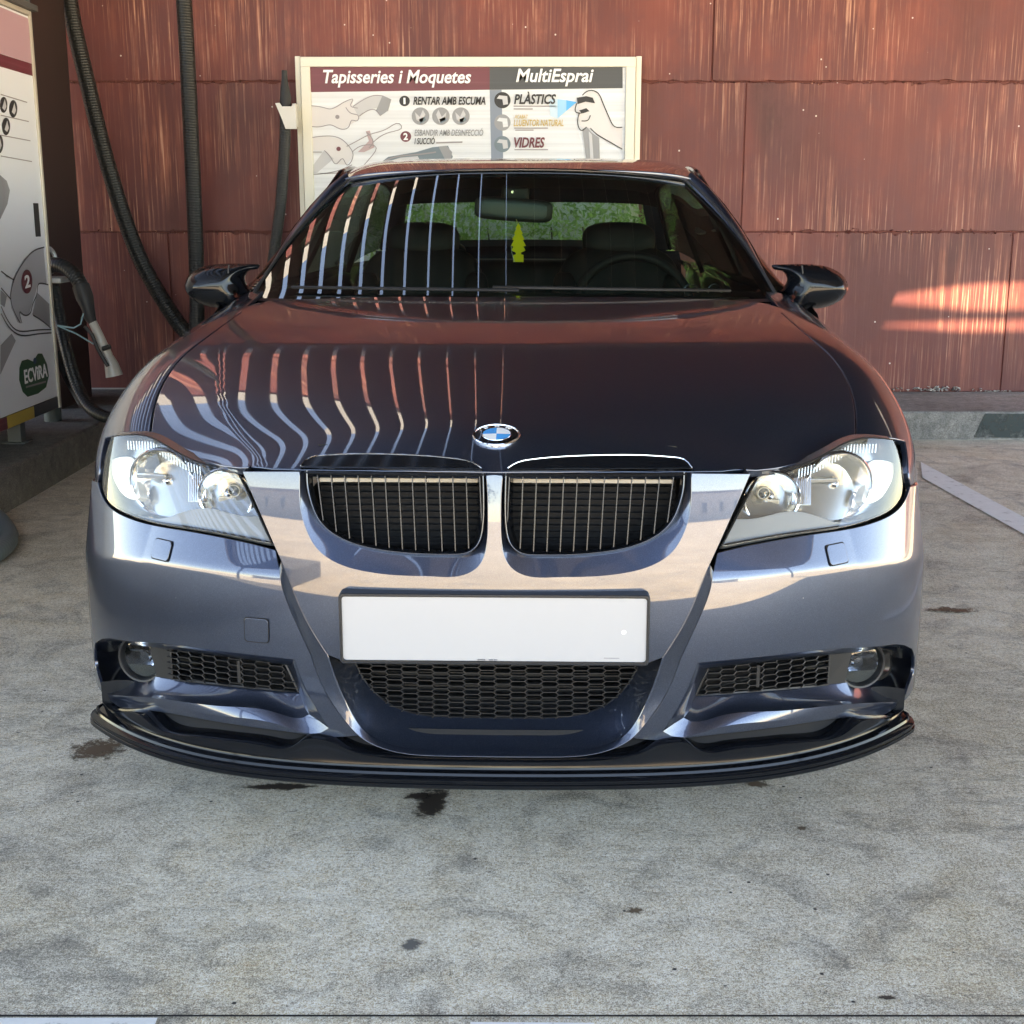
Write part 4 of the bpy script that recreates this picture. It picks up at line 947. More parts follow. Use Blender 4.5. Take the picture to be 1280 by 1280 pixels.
def struct(name, V, F, m, **k): return link(name, mesh(name, V, F, smooth_=False), m, None, kind='structure', **k)
g = struct('ground', [(-150, -120, 0), (150, -120, 0), (150, 60, 0), (-150, 60, 0)], [(0, 1, 2, 3)], GROUND)
# joint and painted line by the camera, bay line on the right
yj = float(at_z(640, 1274, 0)[1])
PAINTW = mat('worn_road_paint', (.72, .71, .68), .7); N, L, B = nodes(PAINTW); n1 = tex(PAINTW, 'Noise', Scale=22.0, Detail=9.0, Roughness=.75); L.new(coords(PAINTW), n1.inputs['Vector'])
L.new(ramp(PAINTW, n1.outputs[0], [(.34, (.42, .40, .36)), (.42, (.78, .77, .74)), (.8, (.88, .87, .84))]), B.inputs['Base Color'])
JNT = mat('joint_filler', (.012, .012, .012), .8)
def flat(name, quad, z, m): return struct(name, [(a, b, z) for a, b in quad], [tuple(range(len(quad)))], m)
flat('ground_joint', [(-9, yj + .009), (-9, yj + .0045), (9, yj - .0005), (9, yj + .004)], .003, JNT)
def gp(px, py): return tuple(at_z(px, py, 0)[:2])
x0 = gp(-40, 1276)[0]; x1 = gp(197, 1276)[0]; flat('paint_mark', [(x0, yj - .002), (x0, yj - .10), (x1, yj - .10), (x1, yj - .002)], .004, PAINTW)
x0 = gp(588, 1278)[0]; x1 = gp(742, 1278)[0]; flat('paint_mark', [(x0, yj - .012), (x0, yj - .11), (x1, yj - .11), (x1, yj - .014)], .004, PAINTW)
A, Bq, Cq, Dq = np.array(gp(1156, 581)), np.array(gp(1280, 647.6)), np.array(gp(1280, 669)), np.array(gp(1158, 600.8))
d1, d2 = Bq - A, Cq - Dq
flat('bay_line', [A - d1 * .05, A + d1 * 3, Dq + d2 * 3, Dq - d2 * .05], .004, PAINTW)
A2, B2 = np.array(gp(1168, 578)), np.array(gp(1280, 632)); d3 = B2 - A2
flat('ground_crack', [A2 - d3 * .2, A2 + d3 * 3, A2 + d3 * 3 + (0, -.014), A2 - d3 * .2 + (0, -.014)], .0035, JNT)
# stains: real patches of spilled oil, rust and wet, slightly over the ground
def blob(name, cx, cy, rx, ry, m, seed, z=.0025, n=40):
    rnd = random.Random(seed); ph = [rnd.random() * 6.28 for _ in range(5)]
    V = [(cx, cy, z)]
    for k in range(n):
        a = 2 * math.pi * k / n; r = 1.5 + sum(.22 / (i + 1) * math.sin((i * 2 + 2) * a + ph[i]) for i in range(5)) + rnd.uniform(-.1, .1); V.append((cx + rx * r * math.cos(a), cy + ry * r * math.sin(a), z))
    o = struct(name, V, [(0, 1 + k, 1 + (k + 1) % n) for k in range(n)], m); at_ = o.data.attributes.new('fall', 'FLOAT', 'POINT'); at_.data[0].value = 1.0; return o
def stainmat(name, col, a=.75, thr=(.38, .60), sc=45, soft=True):
    m = mat(name, col, .6); N, L, B = nodes(m); n_ = tex(m, 'Noise', Scale=float(sc), Detail=6.0, Roughness=.8); L.new(coords(m), n_.inputs['Vector'])
    at_ = N.new('ShaderNodeAttribute'); at_.attribute_name = 'fall'
    ad_ = N.new('ShaderNodeMath'); ad_.operation = 'MULTIPLY_ADD'; ad_.inputs[1].default_value = .45 if soft else 0; ad_.inputs[2].default_value = -.24 if soft else 0; L.new(at_.outputs['Fac'], ad_.inputs[0])
    sm_ = N.new('ShaderNodeMath'); L.new(ad_.outputs[0], sm_.inputs[0]); L.new(n_.outputs[0], sm_.inputs[1])
    mn_ = N.new('ShaderNodeMath'); mn_.operation = 'MULTIPLY'; r = ramp(m, sm_.outputs[0], [(thr[0], 0), (thr[1], a)]); r2 = ramp(m, at_.outputs['Fac'], [(0, 0), (.35, 1)]); L.new(r, mn_.inputs[0]); L.new(r2, mn_.inputs[1]); L.new(mn_.outputs[0] if soft else r, B.inputs['Alpha']); return m
WET = stainmat('oil_stain', (.035, .025, .02), .92, (.30, .46)); RUST = stainmat('rusty_dirt_stain', (.12, .075, .045), .85, (.42, .56)); GREYS = stainmat('grey_stain', (.09, .09, .095), .75, (.25, .5), 20)
for i, (px, py, rx, ry, m) in enumerate(((540, 1004, .030, .055, WET), (522, 996, .022, .015, WET), (515, 1182, .014, .014, GREYS), (122, 938, .06, .075, RUST), (350, 985, .05, .016, WET), (945, 981, .03, .02, RUST), (1003, 1037, .014, .01, RUST),
                                        (1190, 764, .075, .035, RUST), (793, 1141, .014, .012, RUST), (1110, 1250, .012, .005, WET))):
    x, y = gp(px, py); blob('stain', x, y, rx, ry, m, i, .0022 + i * .0002)
# platform along the wall, kerb island on the left
def boxo(name, a, b, m, parent=None, **k):
    mb = MB(); mb.box(a, b); return mb.build(name, m, parent, **k)
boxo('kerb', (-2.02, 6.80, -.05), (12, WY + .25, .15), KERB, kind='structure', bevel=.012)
WETK = stainmat('damp_green_stain', (.02, .035, .035), .85, (.30, .55), 6, False)
struct('damp_stain', [(2.45, 6.797, .012), (3.5, 6.797, .0), (3.5, 6.797, .135), (2.5, 6.797, .14)], [(0, 1, 2, 3)], WETK)
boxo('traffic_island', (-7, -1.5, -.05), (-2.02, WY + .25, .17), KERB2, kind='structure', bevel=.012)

# ---- painted wall of big rendered panels
RED = mat('streaked_red_paint', (.3, .06, .04), .55); N, L, B = nodes(RED)
oc = N.new('ShaderNodeObjectInfo'); tc_ = N.new('ShaderNodeTexCoord'); ad = N.new('ShaderNodeVectorMath'); ad.operation = 'MULTIPLY_ADD'
ad.inputs[1].default_value = (1, 1, 1); rv = N.new('ShaderNodeCombineXYZ'); mlt = N.new('ShaderNodeMath'); mlt.operation = 'MULTIPLY'; mlt.inputs[1].default_value = 37.0
L.new(oc.outputs['Random'], mlt.inputs[0]); L.new(mlt.outputs[0], rv.inputs[0]); L.new(mlt.outputs[0], rv.inputs[2]); L.new(tc_.outputs['Object'], ad.inputs[0]); L.new(rv.outputs[0], ad.inputs[2])
def mapped(scale):
    mp = N.new('ShaderNodeMapping'); mp.inputs['Scale'].default_value = scale; L.new(ad.outputs[0], mp.inputs[0]); return mp.outputs[0]
def nz(scale, **k): t = tex(RED, 'Noise', **k); L.new(mapped(scale), t.inputs['Vector']); return t.outputs[0]
base_ = ramp(RED, nz((1.6, 1, .8), Scale=1.0, Detail=4.0, Distortion=.5), [(.3, (.075, .017, .016)), (.5, (.135, .027, .022)), (.72, (.22, .046, .032))])
st1 = ramp(RED, nz((26, 1, 1.1), Scale=1.0, Detail=6.0, Roughness=.65, Distortion=.15), [(.50, 0), (.72, 1)])
st2 = ramp(RED, nz((85, 1, 1.6), Scale=1.0, Detail=5.0, Roughness=.6, Distortion=.1), [(.54, 0), (.70, 1)])
msk = ramp(RED, nz((2.2, 1, 1.6), Scale=1.0, Detail=4.0), [(.40, .05), (.62, 1)])
a = mix(RED, mix(RED, 1.0, st1, msk, 'MULTIPLY'), base_, (.38, .125, .078)); a = mix(RED, mix(RED, 1.0, st2, msk, 'MULTIPLY'), a, (.66, .33, .22))
pt = ramp(RED, nz((5, 1, 3.2), Scale=1.0, Detail=8.0, Roughness=.7), [(.46, 0), (.60, .55)]); a = mix(RED, pt, a, (.12, .030, .030))
dk = ramp(RED, nz((60, 1, .9), Scale=1.0, Detail=5.0), [(.60, 0), (.78, .6)]); a = mix(RED, dk, a, (.10, .022, .022))
sp = tex(RED, 'Voronoi', Scale=9.0); L.new(mapped((1, 1, 1)), sp.inputs['Vector']); a = mix(RED, ramp(RED, sp.outputs['Distance'], [(.030, .9), (.05, 0)]), a, (.75, .62, .55))
L.new(a, B.inputs['Base Color']); bump(RED, mix(RED, .5, nz((70, 1, 2), Scale=1.0, Detail=5.0), nz((14, 14, 14), Scale=1.0, Detail=9.0, Roughness=.7)), .004, .5)
DARKJ = mat('dark_joint', (.13, .040, .032), .9)
wall = empty('wall', 'tall red painted wall of streaked weathered panels behind the car', 'wall', (0, WY, 0))
boxo('wall_core', (-9, .006, .15), (13, .25, 4.30), DARKJ, wall)
zr = [.15, 1.07, 1.89, 2.71, 3.55, 4.30]
for r_ in range(len(zr) - 1):
    off_ = {0: 2.87, 1: 1.31, 2: 1.115}.get(r_, 1.115 + .2 * (r_ % 2)); xs_p = [off_ + 4.84 * k for k in range(-3, 4)]
    xs_p = sorted(xs_p); xs_p = [x for x in xs_p if -9 < x < 13]; xs_p = [-9] + xs_p + [13]
    for k in range(len(xs_p) - 1):
        if xs_p[k + 1] - xs_p[k] < .1: continue
        # edge of each panel chipped: ragged outline, bevelled
        rnd = random.Random(r_ * 50 + k); x0, x1, z0, z1 = xs_p[k] + .001, xs_p[k + 1] - .001, zr[r_] + .001, zr[r_ + 1] - .001
        n = max(4, int((x1 - x0) / .035)) if r_ < 3 else 4; J = lambda s_=.004: max(0, rnd.gauss(0, s_))
        lo_ = [(x0 + (x1 - x0) * i / n, z0 + J()) for i in range(n + 1)]; hi_ = [(x1 - (x1 - x0) * i / n, z1 - J(.006)) for i in range(n + 1)]
        poly = lo_ + hi_; cx, cz = (x0 + x1) / 2, (z0 + z1) / 2
        px_, pz_ = [], []
        V = [(x, 0, z) for x, z in poly]; m_ = len(poly)
        Vi = [(x, .008, z) for x, z in poly]; yv = rnd.uniform(-.002, .002)
        front_ = [(cx + (x - cx) * (1 - .004 / (x1 - x0) * 2), yv, cz + (z - cz) * (1 - .004 / (z1 - z0) * 2)) for x, z in poly]
        ins = [(cx + (x - cx) * (1 - .05 / (x1 - x0) * 2), yv, max(min(z, z1 - .03), z0 + .03)) for x, z in poly]
        mb = MB(); mb.v = Vi + front_ + ins; mb.f = [(i, (i + 1) % m_, m_ + (i + 1) % m_, m_ + i) for i in range(m_)] + [(m_ + i, m_ + (i + 1) % m_, 2 * m_ + (i + 1) % m_, 2 * m_ + i) for i in range(m_)] + [tuple(range(2 * m_, 3 * m_))]
        me = mesh('panel', mb.v, mb.f, smooth_=False)
        link('panel', me, RED, wall)
mb = MB(); mb.box((-9, -.03, 4.302), (13, .28, 4.62)); mb.build('coping', mat('grey_coping', (.32, .32, .32), .8), wall)
# crumbling plaster bits at the foot and on the seams
PL_ = mat('pale_plaster', (.42, .38, .35), .9); rnd = random.Random(5); mb = MB()
def crumb(mb, c, s):
    V = [Vector(c) + Vector((rnd.uniform(-1, 1) * s, rnd.uniform(-.6, .2) * s, rnd.uniform(-1, 1) * s * .7)) for _ in range(6)]
    mb.add(V, [(0, 1, 2), (0, 2, 3), (0, 3, 4), (0, 4, 1), (5, 2, 1), (5, 3, 2), (5, 4, 3), (5, 1, 4)])
for _ in range(60): crumb(mb, (rnd.gauss(2.50, .10), WY - .005, .158 + abs(rnd.gauss(0, .012))), .012)
for _ in range(30): crumb(mb, (rnd.gauss(2.85, .06), WY - .005, .156), .009)
mb.build('fallen_plaster', PL_, None, kind='stuff', sharp=None, label='pale crumbs of plaster at the foot of the red wall')
mb = MB()
for z_, x0, x1 in ((1.89, 1.2, 4), (1.07, 1.35, 4), (1.07, -2.6, -1.5), (1.89, -2.6, -1.3), (1.89, .2, 1.2)):
    for _ in range(int(170 * (x1 - x0) / 2)): crumb(mb, (rnd.uniform(x0, x1), WY + .002, z_ + rnd.gauss(0, .008)), rnd.uniform(.003, .011))
link_ = mb.build('render_crumbs', RED, wall, sharp=None); link_['kind'] = 'stuff'
# pale skirting strip at wall foot, left
boxo('wall_skirting', (-2.5, WY - .03, .15), (-.9, WY - .002, .175), mat('pale_skirting', (.42, .40, .37), .8), wall)
wall.location = (0, WY, 0)
for o in wall.children:
    if o.name.startswith(('render_crumbs', 'wall_skirting')): o.matrix_parent_inverse = Matrix.Translation((0, -WY, 0))

# ---- louvred canopy, slats running from front to back
canopy = empty('canopy', 'dark louvred canopy over the parking bay, slats running front to back', 'canopy', (0, 0, 0))
DK = mat('dark_brown_metal', (.028, .026, .027), .35, .3)
CZ, CF = 3.30, -2.0; sp_, tau = .20, R(26); w_ = sp_ / math.cos(tau) * .968
slat = bpy.data.meshes.new('slat'); mb = MB(); mb.box((-w_ / 2, 0, -.006), (w_ / 2, WY - CF - .02, .006), Matrix.Rotation(tau, 4, 'Y'))
slat = mesh('slat', mb.v, mb.f, smooth_=False); slat.materials.append(DK)
short = MB(); short.box((-w_ / 2, 0, -.006), (w_ / 2, 5.90 - CF, .006), Matrix.Rotation(tau, 4, 'Y')); slat2 = mesh('slat', short.v, short.f, smooth_=False); slat2.materials.append(DK)
tail_ = MB(); tail_.box((-w_ / 2, 0, -.006), (w_ / 2, WY - 6.40, .006), Matrix.Rotation(tau, 4, 'Y')); slat3 = mesh('slat', tail_.v, tail_.f, smooth_=False); slat3.materials.append(DK)
mid_ = MB(); mid_.box((-w_ / 2, 0, -.006), (w_ / 2, .13, .006), Matrix.Rotation(tau, 4, 'Y')); slat4 = mesh('slat', mid_.v, mid_.f, smooth_=False); slat4.materials.append(DK)
for k in range(-27, 36):
    x = .03 + k * sp_
    if x < 3.05:
        o = link('slat', slat, None, canopy); o.location = (x, CF, CZ)
    else:
        o = link('slat', slat2, None, canopy); o.location = (x, CF, CZ)
        o = link('slat', slat3, None, canopy); o.location = (x, 6.40, CZ)
def plate(pts):  # added plates, unseen; tapered slots between them let a sun band reach the wall
    V = [(a, b, CZ + .003) for a, b in pts] + [(a, b, CZ - .003) for a, b in pts]; n = len(pts)
    link('sun_slot_plate', mesh('sun_slot_plate', V, [tuple(range(n)), tuple(range(n, 2 * n))[::-1]] + [(i, n + i, n + (i + 1) % n, (i + 1) % n) for i in range(n)], smooth_=False), DK, canopy)
plate([(2.95, 5.88), (7.1, 5.88), (7.1, 6.058), (3.6, 6.062), (3.1, 6.078), (2.95, 6.080)])
plate([(2.95, 6.082), (3.1, 6.084), (3.6, 6.094), (7.1, 6.096), (7.1, 6.126), (3.6, 6.128), (3.1, 6.150), (2.95, 6.165)])
plate([(2.95, 6.168), (3.1, 6.175), (3.6, 6.212), (7.1, 6.218), (7.1, 6.42), (2.95, 6.42)])
boxo('fascia_beam', (-5.5, CF - .12, CZ - .16), (7.2, CF - .005, CZ + .16), DK, canopy); boxo('wall_beam', (-5.5, WY - .10, CZ - .12), (7.2, WY - .03, CZ + .12), DK, canopy)
for x in (-5.45, 7.1): boxo('side_beam', (x, CF, CZ - .14), (x + .1, WY - .12, CZ + .14), DK, canopy)
for x, y in ((7.1, CF), (-5.45, CF)): boxo('canopy_post', (x, y - .1, .0), (x + .1, y, CZ - .15), DK, canopy)
exec_env = True
# ================================================================ sign on the wall
def at_x(px, py, x): d = wray(px, py); t = x / d[0]; return CAMP + d * t
SY = WY - .13
sg = empty('information_sign', 'white framed sign board with burgundy and charcoal headings on the red wall above the car', 'sign', (0, SY, 0))
def SP(px, py): p = at_y(px, py, SY); return p[0], p[2]
CREAM = mat('cream_frame', (.74, .70, .60), .45); SW = mat('sign_white', (.74, .75, .77), .4); BURG = mat('sign_burgundy', (.16, .020, .035), .4); CHAR = mat('sign_charcoal', (.045, .05, .058), .4)
INK = mat('black_ink', (.02, .02, .022), .5); WINK = mat('white_ink', (.88, .88, .88), .5); GOLD = mat('gold_ink', (.60, .40, .10), .5); LINE = mat('thin_line_ink', (.30, .27, .28), .5); PALE = mat('pale_grey_print', (.55, .54, .55), .5)
MIDG = mat('mid_grey_print', (.30, .30, .31), .5); TEALP = mat('teal_grey_print', (.16, .21, .24), .5); SKYB = mat('sky_blue_print', (.05, .42, .80), .5); SKYB2 = mat('light_blue_print', (.30, .60, .82), .5); SKYB3 = mat('pale_blue_print', (.55, .70, .80), .5); PINK = mat('pale_skin_print', (.70, .66, .65), .5); SLATE = mat('blue_grey_print', (.22, .26, .32), .5)
for m in (SW, BURG, CHAR):      # rolled sheet: fine horizontal banding of the film
    n_ = tex(m, 'Noise', Scale=1.0, Detail=3.0); L_ = m.node_tree.links; L_.new(coords(m, (.3, 1, 45)), n_.inputs['Vector']); col = tuple(m.node_tree.nodes['Principled BSDF'].inputs['Base Color'].default_value)[:3]
    L_.new(ramp(m, n_.outputs[0], [(.35, tuple(c * .86 for c in col)), (.6, col), (.75, tuple(min(.85, c * 1.0 + .05) for c in col))]), m.node_tree.nodes['Principled BSDF'].inputs['Base Color'])
x0, zt_ = SP(375, 71); x1, _ = SP(795, 67); zb_ = zt_ - 1.30
def rl(a, b, y0=-.0, y1=.12): return (a[0], y0, a[1]), (b[0], y1, b[1])
def sbox(name, ax, az, bx, bz, y0, y1, m, par=sg, **k): mb = MB(); mb.box((min(ax, bx), y0, min(az, bz)), (max(ax, bx), y1, max(az, bz))); return mb.build(name, m, par, **k)
sbox('backing_board', x0 + .01, zb_ + .01, x1 - .01, zt_ - .01, .02, .10, SW)
fw = .052
sbox('frame_rail', x0, zt_ - fw, x1, zt_, -.004, .03, CREAM, bevel=.003); sbox('frame_rail', x0, zb_, x1, zb_ + fw, -.004, .03, CREAM, bevel=.003)
sbox('frame_rail', x0, zb_ + fw, x0 + fw, zt_ - fw, -.004, .03, CREAM, bevel=.003); sbox('frame_rail', x1 - fw, zb_ + fw, x1, zt_ - fw, -.004, .03, CREAM, bevel=.003)
sbox('outer_rail', x0 - .032, zb_ - .03, x0 - .004, zt_ + .006, .02, .12, CREAM, bevel=.003); sbox('outer_rail', x1 + .004, zb_ - .03, x1 + .034, zt_ + .006, .02, .12, CREAM, bevel=.003)
sbox('printed_sheet', x0 + fw + .001, zb_ + fw + .001, x1 - fw - .001, zt_ - fw - .001, .012, .019, SW)
def sp_poly(name, px, m, lay=1, par=sg):
    pts = [SP(*q) for q in px]; y = .012 - .0012 * lay; mb = MB(); mb.prism(pts, lambda x, z: (x, y, z), lambda x, z: (x, y + .001, z)); return mb.build(name, m, par, sharp=None)
def sp_circ(name, cx, cy, r, m, lay=2, n=28): return sp_poly(name, [(cx + r * math.cos(a), cy + r * math.sin(a)) for a in np.linspace(0, 2 * math.pi, n)[:-1]], m, lay)
def sp_line(name, px, m, w=.0045, lay=4):
    pts = smooth(px, 4) if len(px) > 2 else px; mb = MB(); q = [(SP(*p)[0], .012 - .0012 * lay, SP(*p)[1]) for p in pts]
    V = []
    for i in range(len(q)):
        a, b = np.array(q[max(i - 1, 0)]), np.array(q[min(i + 1, len(q) - 1)]); d = b - a; d = d / (np.linalg.norm(d) + 1e-9); nn = np.array([-d[2], 0, d[0]]) * w / 2; V += [q[i] + nn, q[i] - nn]
    mb.add(V, [(2 * i, 2 * i + 1, 2 * i + 3, 2 * i + 2) for i in range(len(q) - 1)]); return mb.build(name, m, sg, sharp=None)
def sp_text(body, xa, xb, base, cap, m, lay=6, shear=.22, bold=.02):
    (ax, az), (bx, bz), (_, cz) = SP(xa, base), SP(xb, base), SP(xa, base - cap); size = (cz - az) / .69
    o = text('lettering', body, size, Matrix.Translation((0, 0, 0)), m, sg, .0006, size * bold, 1, shear)
    me = o.data; co = np.array([v.co[:] for v in me.vertices]); w0, w1 = co[:, 0].min(), co[:, 0].max(); k = (bx - ax) / (w1 - w0)
    Mx = Matrix.Translation((ax - w0 * k, .012 - .0012 * lay, az)) @ Matrix.Rotation(math.atan2(bz - az, bx - ax) * -1 if False else 0, 4, 'Y') @ Matrix.Rotation(R(90), 4, 'X') @ Matrix.Diagonal((k, 1, 1, 1)); me.transform(Mx); return o
sp_poly('heading_band', [(387, 83.5), (612, 82), (612, 112), (387.5, 115)], BURG); sp_poly('heading_band', [(612, 82), (778.5, 80.5), (778.5, 110), (612, 112)], CHAR)
sp_poly('side_band', [(612, 112.2), (627, 112), (629, 200), (614, 200)], SLATE)
sp_text('Tapisseries i Moquetes', 404, 589, 103.5, 16, WINK, bold=.020); sp_text('MultiEsprai', 645, 742, 102, 16, WINK, bold=.020)
sp_circ('step_disc', 505.5, 126, 6.6, INK, 2); sp_text('1', 504.2, 506.8, 130, 8, WINK, 4, 0, .0); sp_text('RENTAR AMB ESCUMA', 516.5, 607, 130.5, 9.5, INK, bold=.026)
for x in (525.5, 551, 576): sp_circ('picture_disc', x, 145, 11, MIDG, 2)
for x, s in ((525.5, 1), (551, -1), (576, 1)):
    sp_poly('picture_shape', [(x - 7 * s, 140), (x - 1 * s, 146), (x + 3 * s, 137), (x + 6 * s, 143), (x + 2 * s, 153), (x - 5 * s, 150)], PALE, 3); sp_poly('picture_shape', [(x - 2, 149), (x + 5, 146), (x + 7, 150), (x, 154.5)], TEALP, 3)
sp_circ('step_disc', 507, 170.5, 6.8, BURG, 2); sp_text('2', 504.3, 509.8, 174.5, 8, WINK, 4, 0, .03)
sp_text('ESBANDIR AMB DESINFECCIÓ', 518, 604, 169.5, 7.5, MIDG, bold=.012); sp_text('I SUCCIÓ', 518, 543.5, 180, 7.5, INK, bold=.012)
sp_line('small_print', [(545, 178.5), (578, 177.5)], LINE, .008, 3)
# towel drawing at the roof line
sp_poly('towel_print', [(472, 206), (485, 196), (520, 190), (540, 184), (560, 182), (566, 196), (560, 206)], TEALP, 2); sp_poly('towel_fold', [(478, 204), (500, 197), (522, 195), (524, 199), (498, 203)], PALE, 3); sp_line('towel_edge', [(470, 207), (488, 198), (522, 193), (545, 190)], LINE, .008); sp_poly('towel_end', [(548, 183), (558, 182), (565, 190), (564, 199), (556, 199)], MIDG, 3)
# line drawings: two hands with brush heads and hose
sp_poly('hand_fill', [(388, 132), (412, 136), (425, 131), (441, 124), (440, 134), (452, 142), (447, 150), (437, 156), (427, 162), (412, 156), (400, 158), (388, 158)], PINK, 1)
sp_poly('brush_fill', [(441, 133), (455, 123), (470, 119), (480, 121), (476, 133), (455, 139), (448, 146)], PALE, 2); sp_poly('brush_head', [(478, 119), (489, 124), (485, 138), (475, 145), (470, 138)], MIDG, 3)
for ln in ([(388, 132), (405, 134.5), (412, 136), (424, 131), (433, 126), (441, 124), (438, 131), (447, 135)], [(388, 158), (402, 158), (413, 156), (425, 161), (436, 158), (440, 150), (446, 151), (448, 145), (440, 142), (432, 134)], [(441, 133), (455, 124), (470, 119), (479, 120)], [(449, 145), (456, 140), (468, 137), (475, 144)],
           [(388, 172), (405, 170), (425, 173), (437, 184), (441, 196), (433, 206), (428, 198), (420, 205), (414, 198), (405, 188)], [(433, 183), (450, 174), (462, 168), (485, 160), (500, 155), (502, 158), (488, 165), (466, 178)], [(440, 190), (452, 182), (470, 184), (462, 198), (450, 210), (425, 216), (400, 217)], [(388, 190), (402, 190)], [(388, 218), (420, 214), (440, 206)], [(458, 165), (466, 178), (461, 185)]):
    sp_line('drawn_line', ln, LINE)
sp_poly('hand_fill', [(388, 172), (405, 170), (425, 173), (437, 184), (441, 196), (433, 206), (420, 205), (405, 188), (388, 188)], PINK, 1); sp_poly('hose_fill', [(390, 208), (404, 189), (417, 198), (396, 216), (390, 217)], PALE, 2)
sp_circ('hand_mark', 421.5, 146, 2.6, LINE, 4); sp_circ('hand_mark', 423, 186, 2.8, BURG, 4); sp_poly('strap_fill', [(457, 164), (462, 163), (468, 184), (455, 190), (447, 190), (461, 176)], mat('dusty_pink_print', (.50, .36, .36), .5), 3)
# right half
for y, m1, m2 in ((125, INK, PALE), (153, MIDG, SW), (180, TEALP, PALE)):
    sp_circ('picture_disc', 628, y, 10.2, m1, 3); sp_poly('picture_shape', [(624, y - 6), (634, y - 5), (635, y + 5), (629, y + 6), (628, y - 1), (621, y - 2)], m2, 4)
sp_text('PLÀSTICS', 642.5, 695, 129.5, 11.5, INK, bold=.030); sp_text('ACABAT', 643, 660, 148, 4.5, GOLD, bold=.01); sp_text('LLUENTOR NATURAL', 642, 704.5, 157.5, 8, GOLD, bold=.008); sp_text('VIDRES', 642.5, 681, 184, 12, BURG, bold=.030)
for a, b, y in ((642, 695, 132.5), (642, 666, 136), (643, 685, 160), (644, 667, 162.5), (643, 685, 187)): sp_line('small_print', [(a, y), (b, y)], LINE, .006, 3)
sp_poly('spray_cone', [(721, 127.5), (708, 138.5), (708, 125)], SKYB, 4); sp_poly('spray_cone', [(708, 125), (708, 138.5), (697, 148), (697, 123.8)], SKYB2, 4); sp_poly('spray_cone', [(697, 123.8), (697, 148), (688, 145), (686, 124)], SKYB3, 3)
sp_poly('hand_fill', [(722, 141), (724, 130), (735, 114), (747, 115), (757, 136), (768, 158), (778, 159), (778, 186), (756, 176), (743, 164), (737, 160), (727, 160), (724, 150)], PINK, 2)
sp_poly('spray_can', [(728, 162), (733, 158), (740, 166), (749, 172), (750, 199), (733, 199)], MIDG, 4); sp_poly('can_shine', [(736, 164), (740, 168), (742, 199), (738, 199)], PALE, 5)
sp_poly('trigger', [(721, 122), (733, 120), (741, 122), (744, 129), (732, 127), (722, 130)], INK, 5); sp_poly('trigger', [(724, 138), (733, 135), (737, 139), (727, 141)], INK, 5)
for ln in ([(728, 119), (735, 113.5), (746, 115), (753, 127), (762, 148), (769, 158.5), (778, 159)], [(721, 129), (720, 140), (728, 141), (736, 138)], [(724, 142), (722, 152), (727, 163), (733, 159)], [(727, 151), (735, 150), (738, 144)], [(738, 160), (744, 166), (758, 175), (778, 186.5)]): sp_line('drawn_line', ln, INK, .0055, 6)

# ================================================================ hoses in front of the wall
HOSE = mat('black_ribbed_hose', (.012, .013, .013), .42); N, L, B = nodes(HOSE)
def W(px, py, y): return tuple(at_y(px, py, y))
def ribbed(mb, pts, r, pitch=.014):
    P = smooth(pts, 10); t = np.r_[0, np.cumsum(np.linalg.norm(np.diff(P, axis=0), axis=1))]; n = int(t[-1] / pitch * 3); P = resample(P, n); rr = [r * (1 if i % 3 else .955) for i in range(n)]; mb.tube(P, rr, 12)
hy = 7.30; mb = MB(); top1, top2 = W(86, 0, hy), W(230, 0, hy)
pts = [(top1[0] - .12, hy, 3.22), (top1[0] - .03, hy, 2.75), W(92, 30, hy), W(106, 90, hy), W(125, 170, hy), W(148, 250, hy), W(176, 325, hy), W(208, 382, hy), W(236, 418, hy), W(262, 428, hy - .1)]
ribbed(mb, pts, .044); o = mb.build('hanging_hose', HOSE, None, label='thick black ribbed hose curving down to the right from the canopy', cat='hose', group='hoses hanging in front of the red wall')
mb = MB(); pts = [(top2[0] - .01, hy - .05, 3.22), W(230, 0, hy - .05), W(236, 110, hy - .05), W(242, 240, hy - .05), W(246, 350, hy - .05), W(246, 400, hy - .05), W(245, 432, hy - .05), W(244, 470, hy - .05), (W(244, 470, hy)[0], hy - .05, .20)]
ribbed(mb, pts, .042); mb.build('hanging_hose', HOSE, None, label='thick black hose hanging straight down behind the left door mirror', cat='hose', group='hoses hanging in front of the red wall')
h3 = empty('wall_hose', 'thin black hose with nozzle up in a white holder beside the sign', 'hose', W(357, 140, 7.42)); wv = h3.location.copy()
def rel(p, o=None): return tuple(Vector(p) - (o or wv))
mb = MB(); ribbed(mb, [rel(W(356.5, 133, 7.42)), rel(W(356.5, 160, 7.42)), rel(W(354.5, 205, 7.42)), rel(W(350, 262, 7.42)), rel(W(342, 320, 7.42)), rel(W(335, 380, 7.42)), rel(W(330, 440, 7.42))], .031); mb.build('hose_tube', HOSE, h3)
mb = MB(); q = [rel(W(355.5, 88, 7.42)), rel(W(355.7, 100, 7.42)), rel(W(356, 110, 7.42)), rel(W(357, 120, 7.42)), rel(W(357, 134, 7.42))]; mb.tube(q, [.015, .017, .024, .030, .034], 14); mb.build('nozzle', RUBBER, h3)
hd = [(344, 129), (349, 128.5), (352, 133), (364, 133), (369, 129), (370.5, 161), (357, 161), (352, 148)]
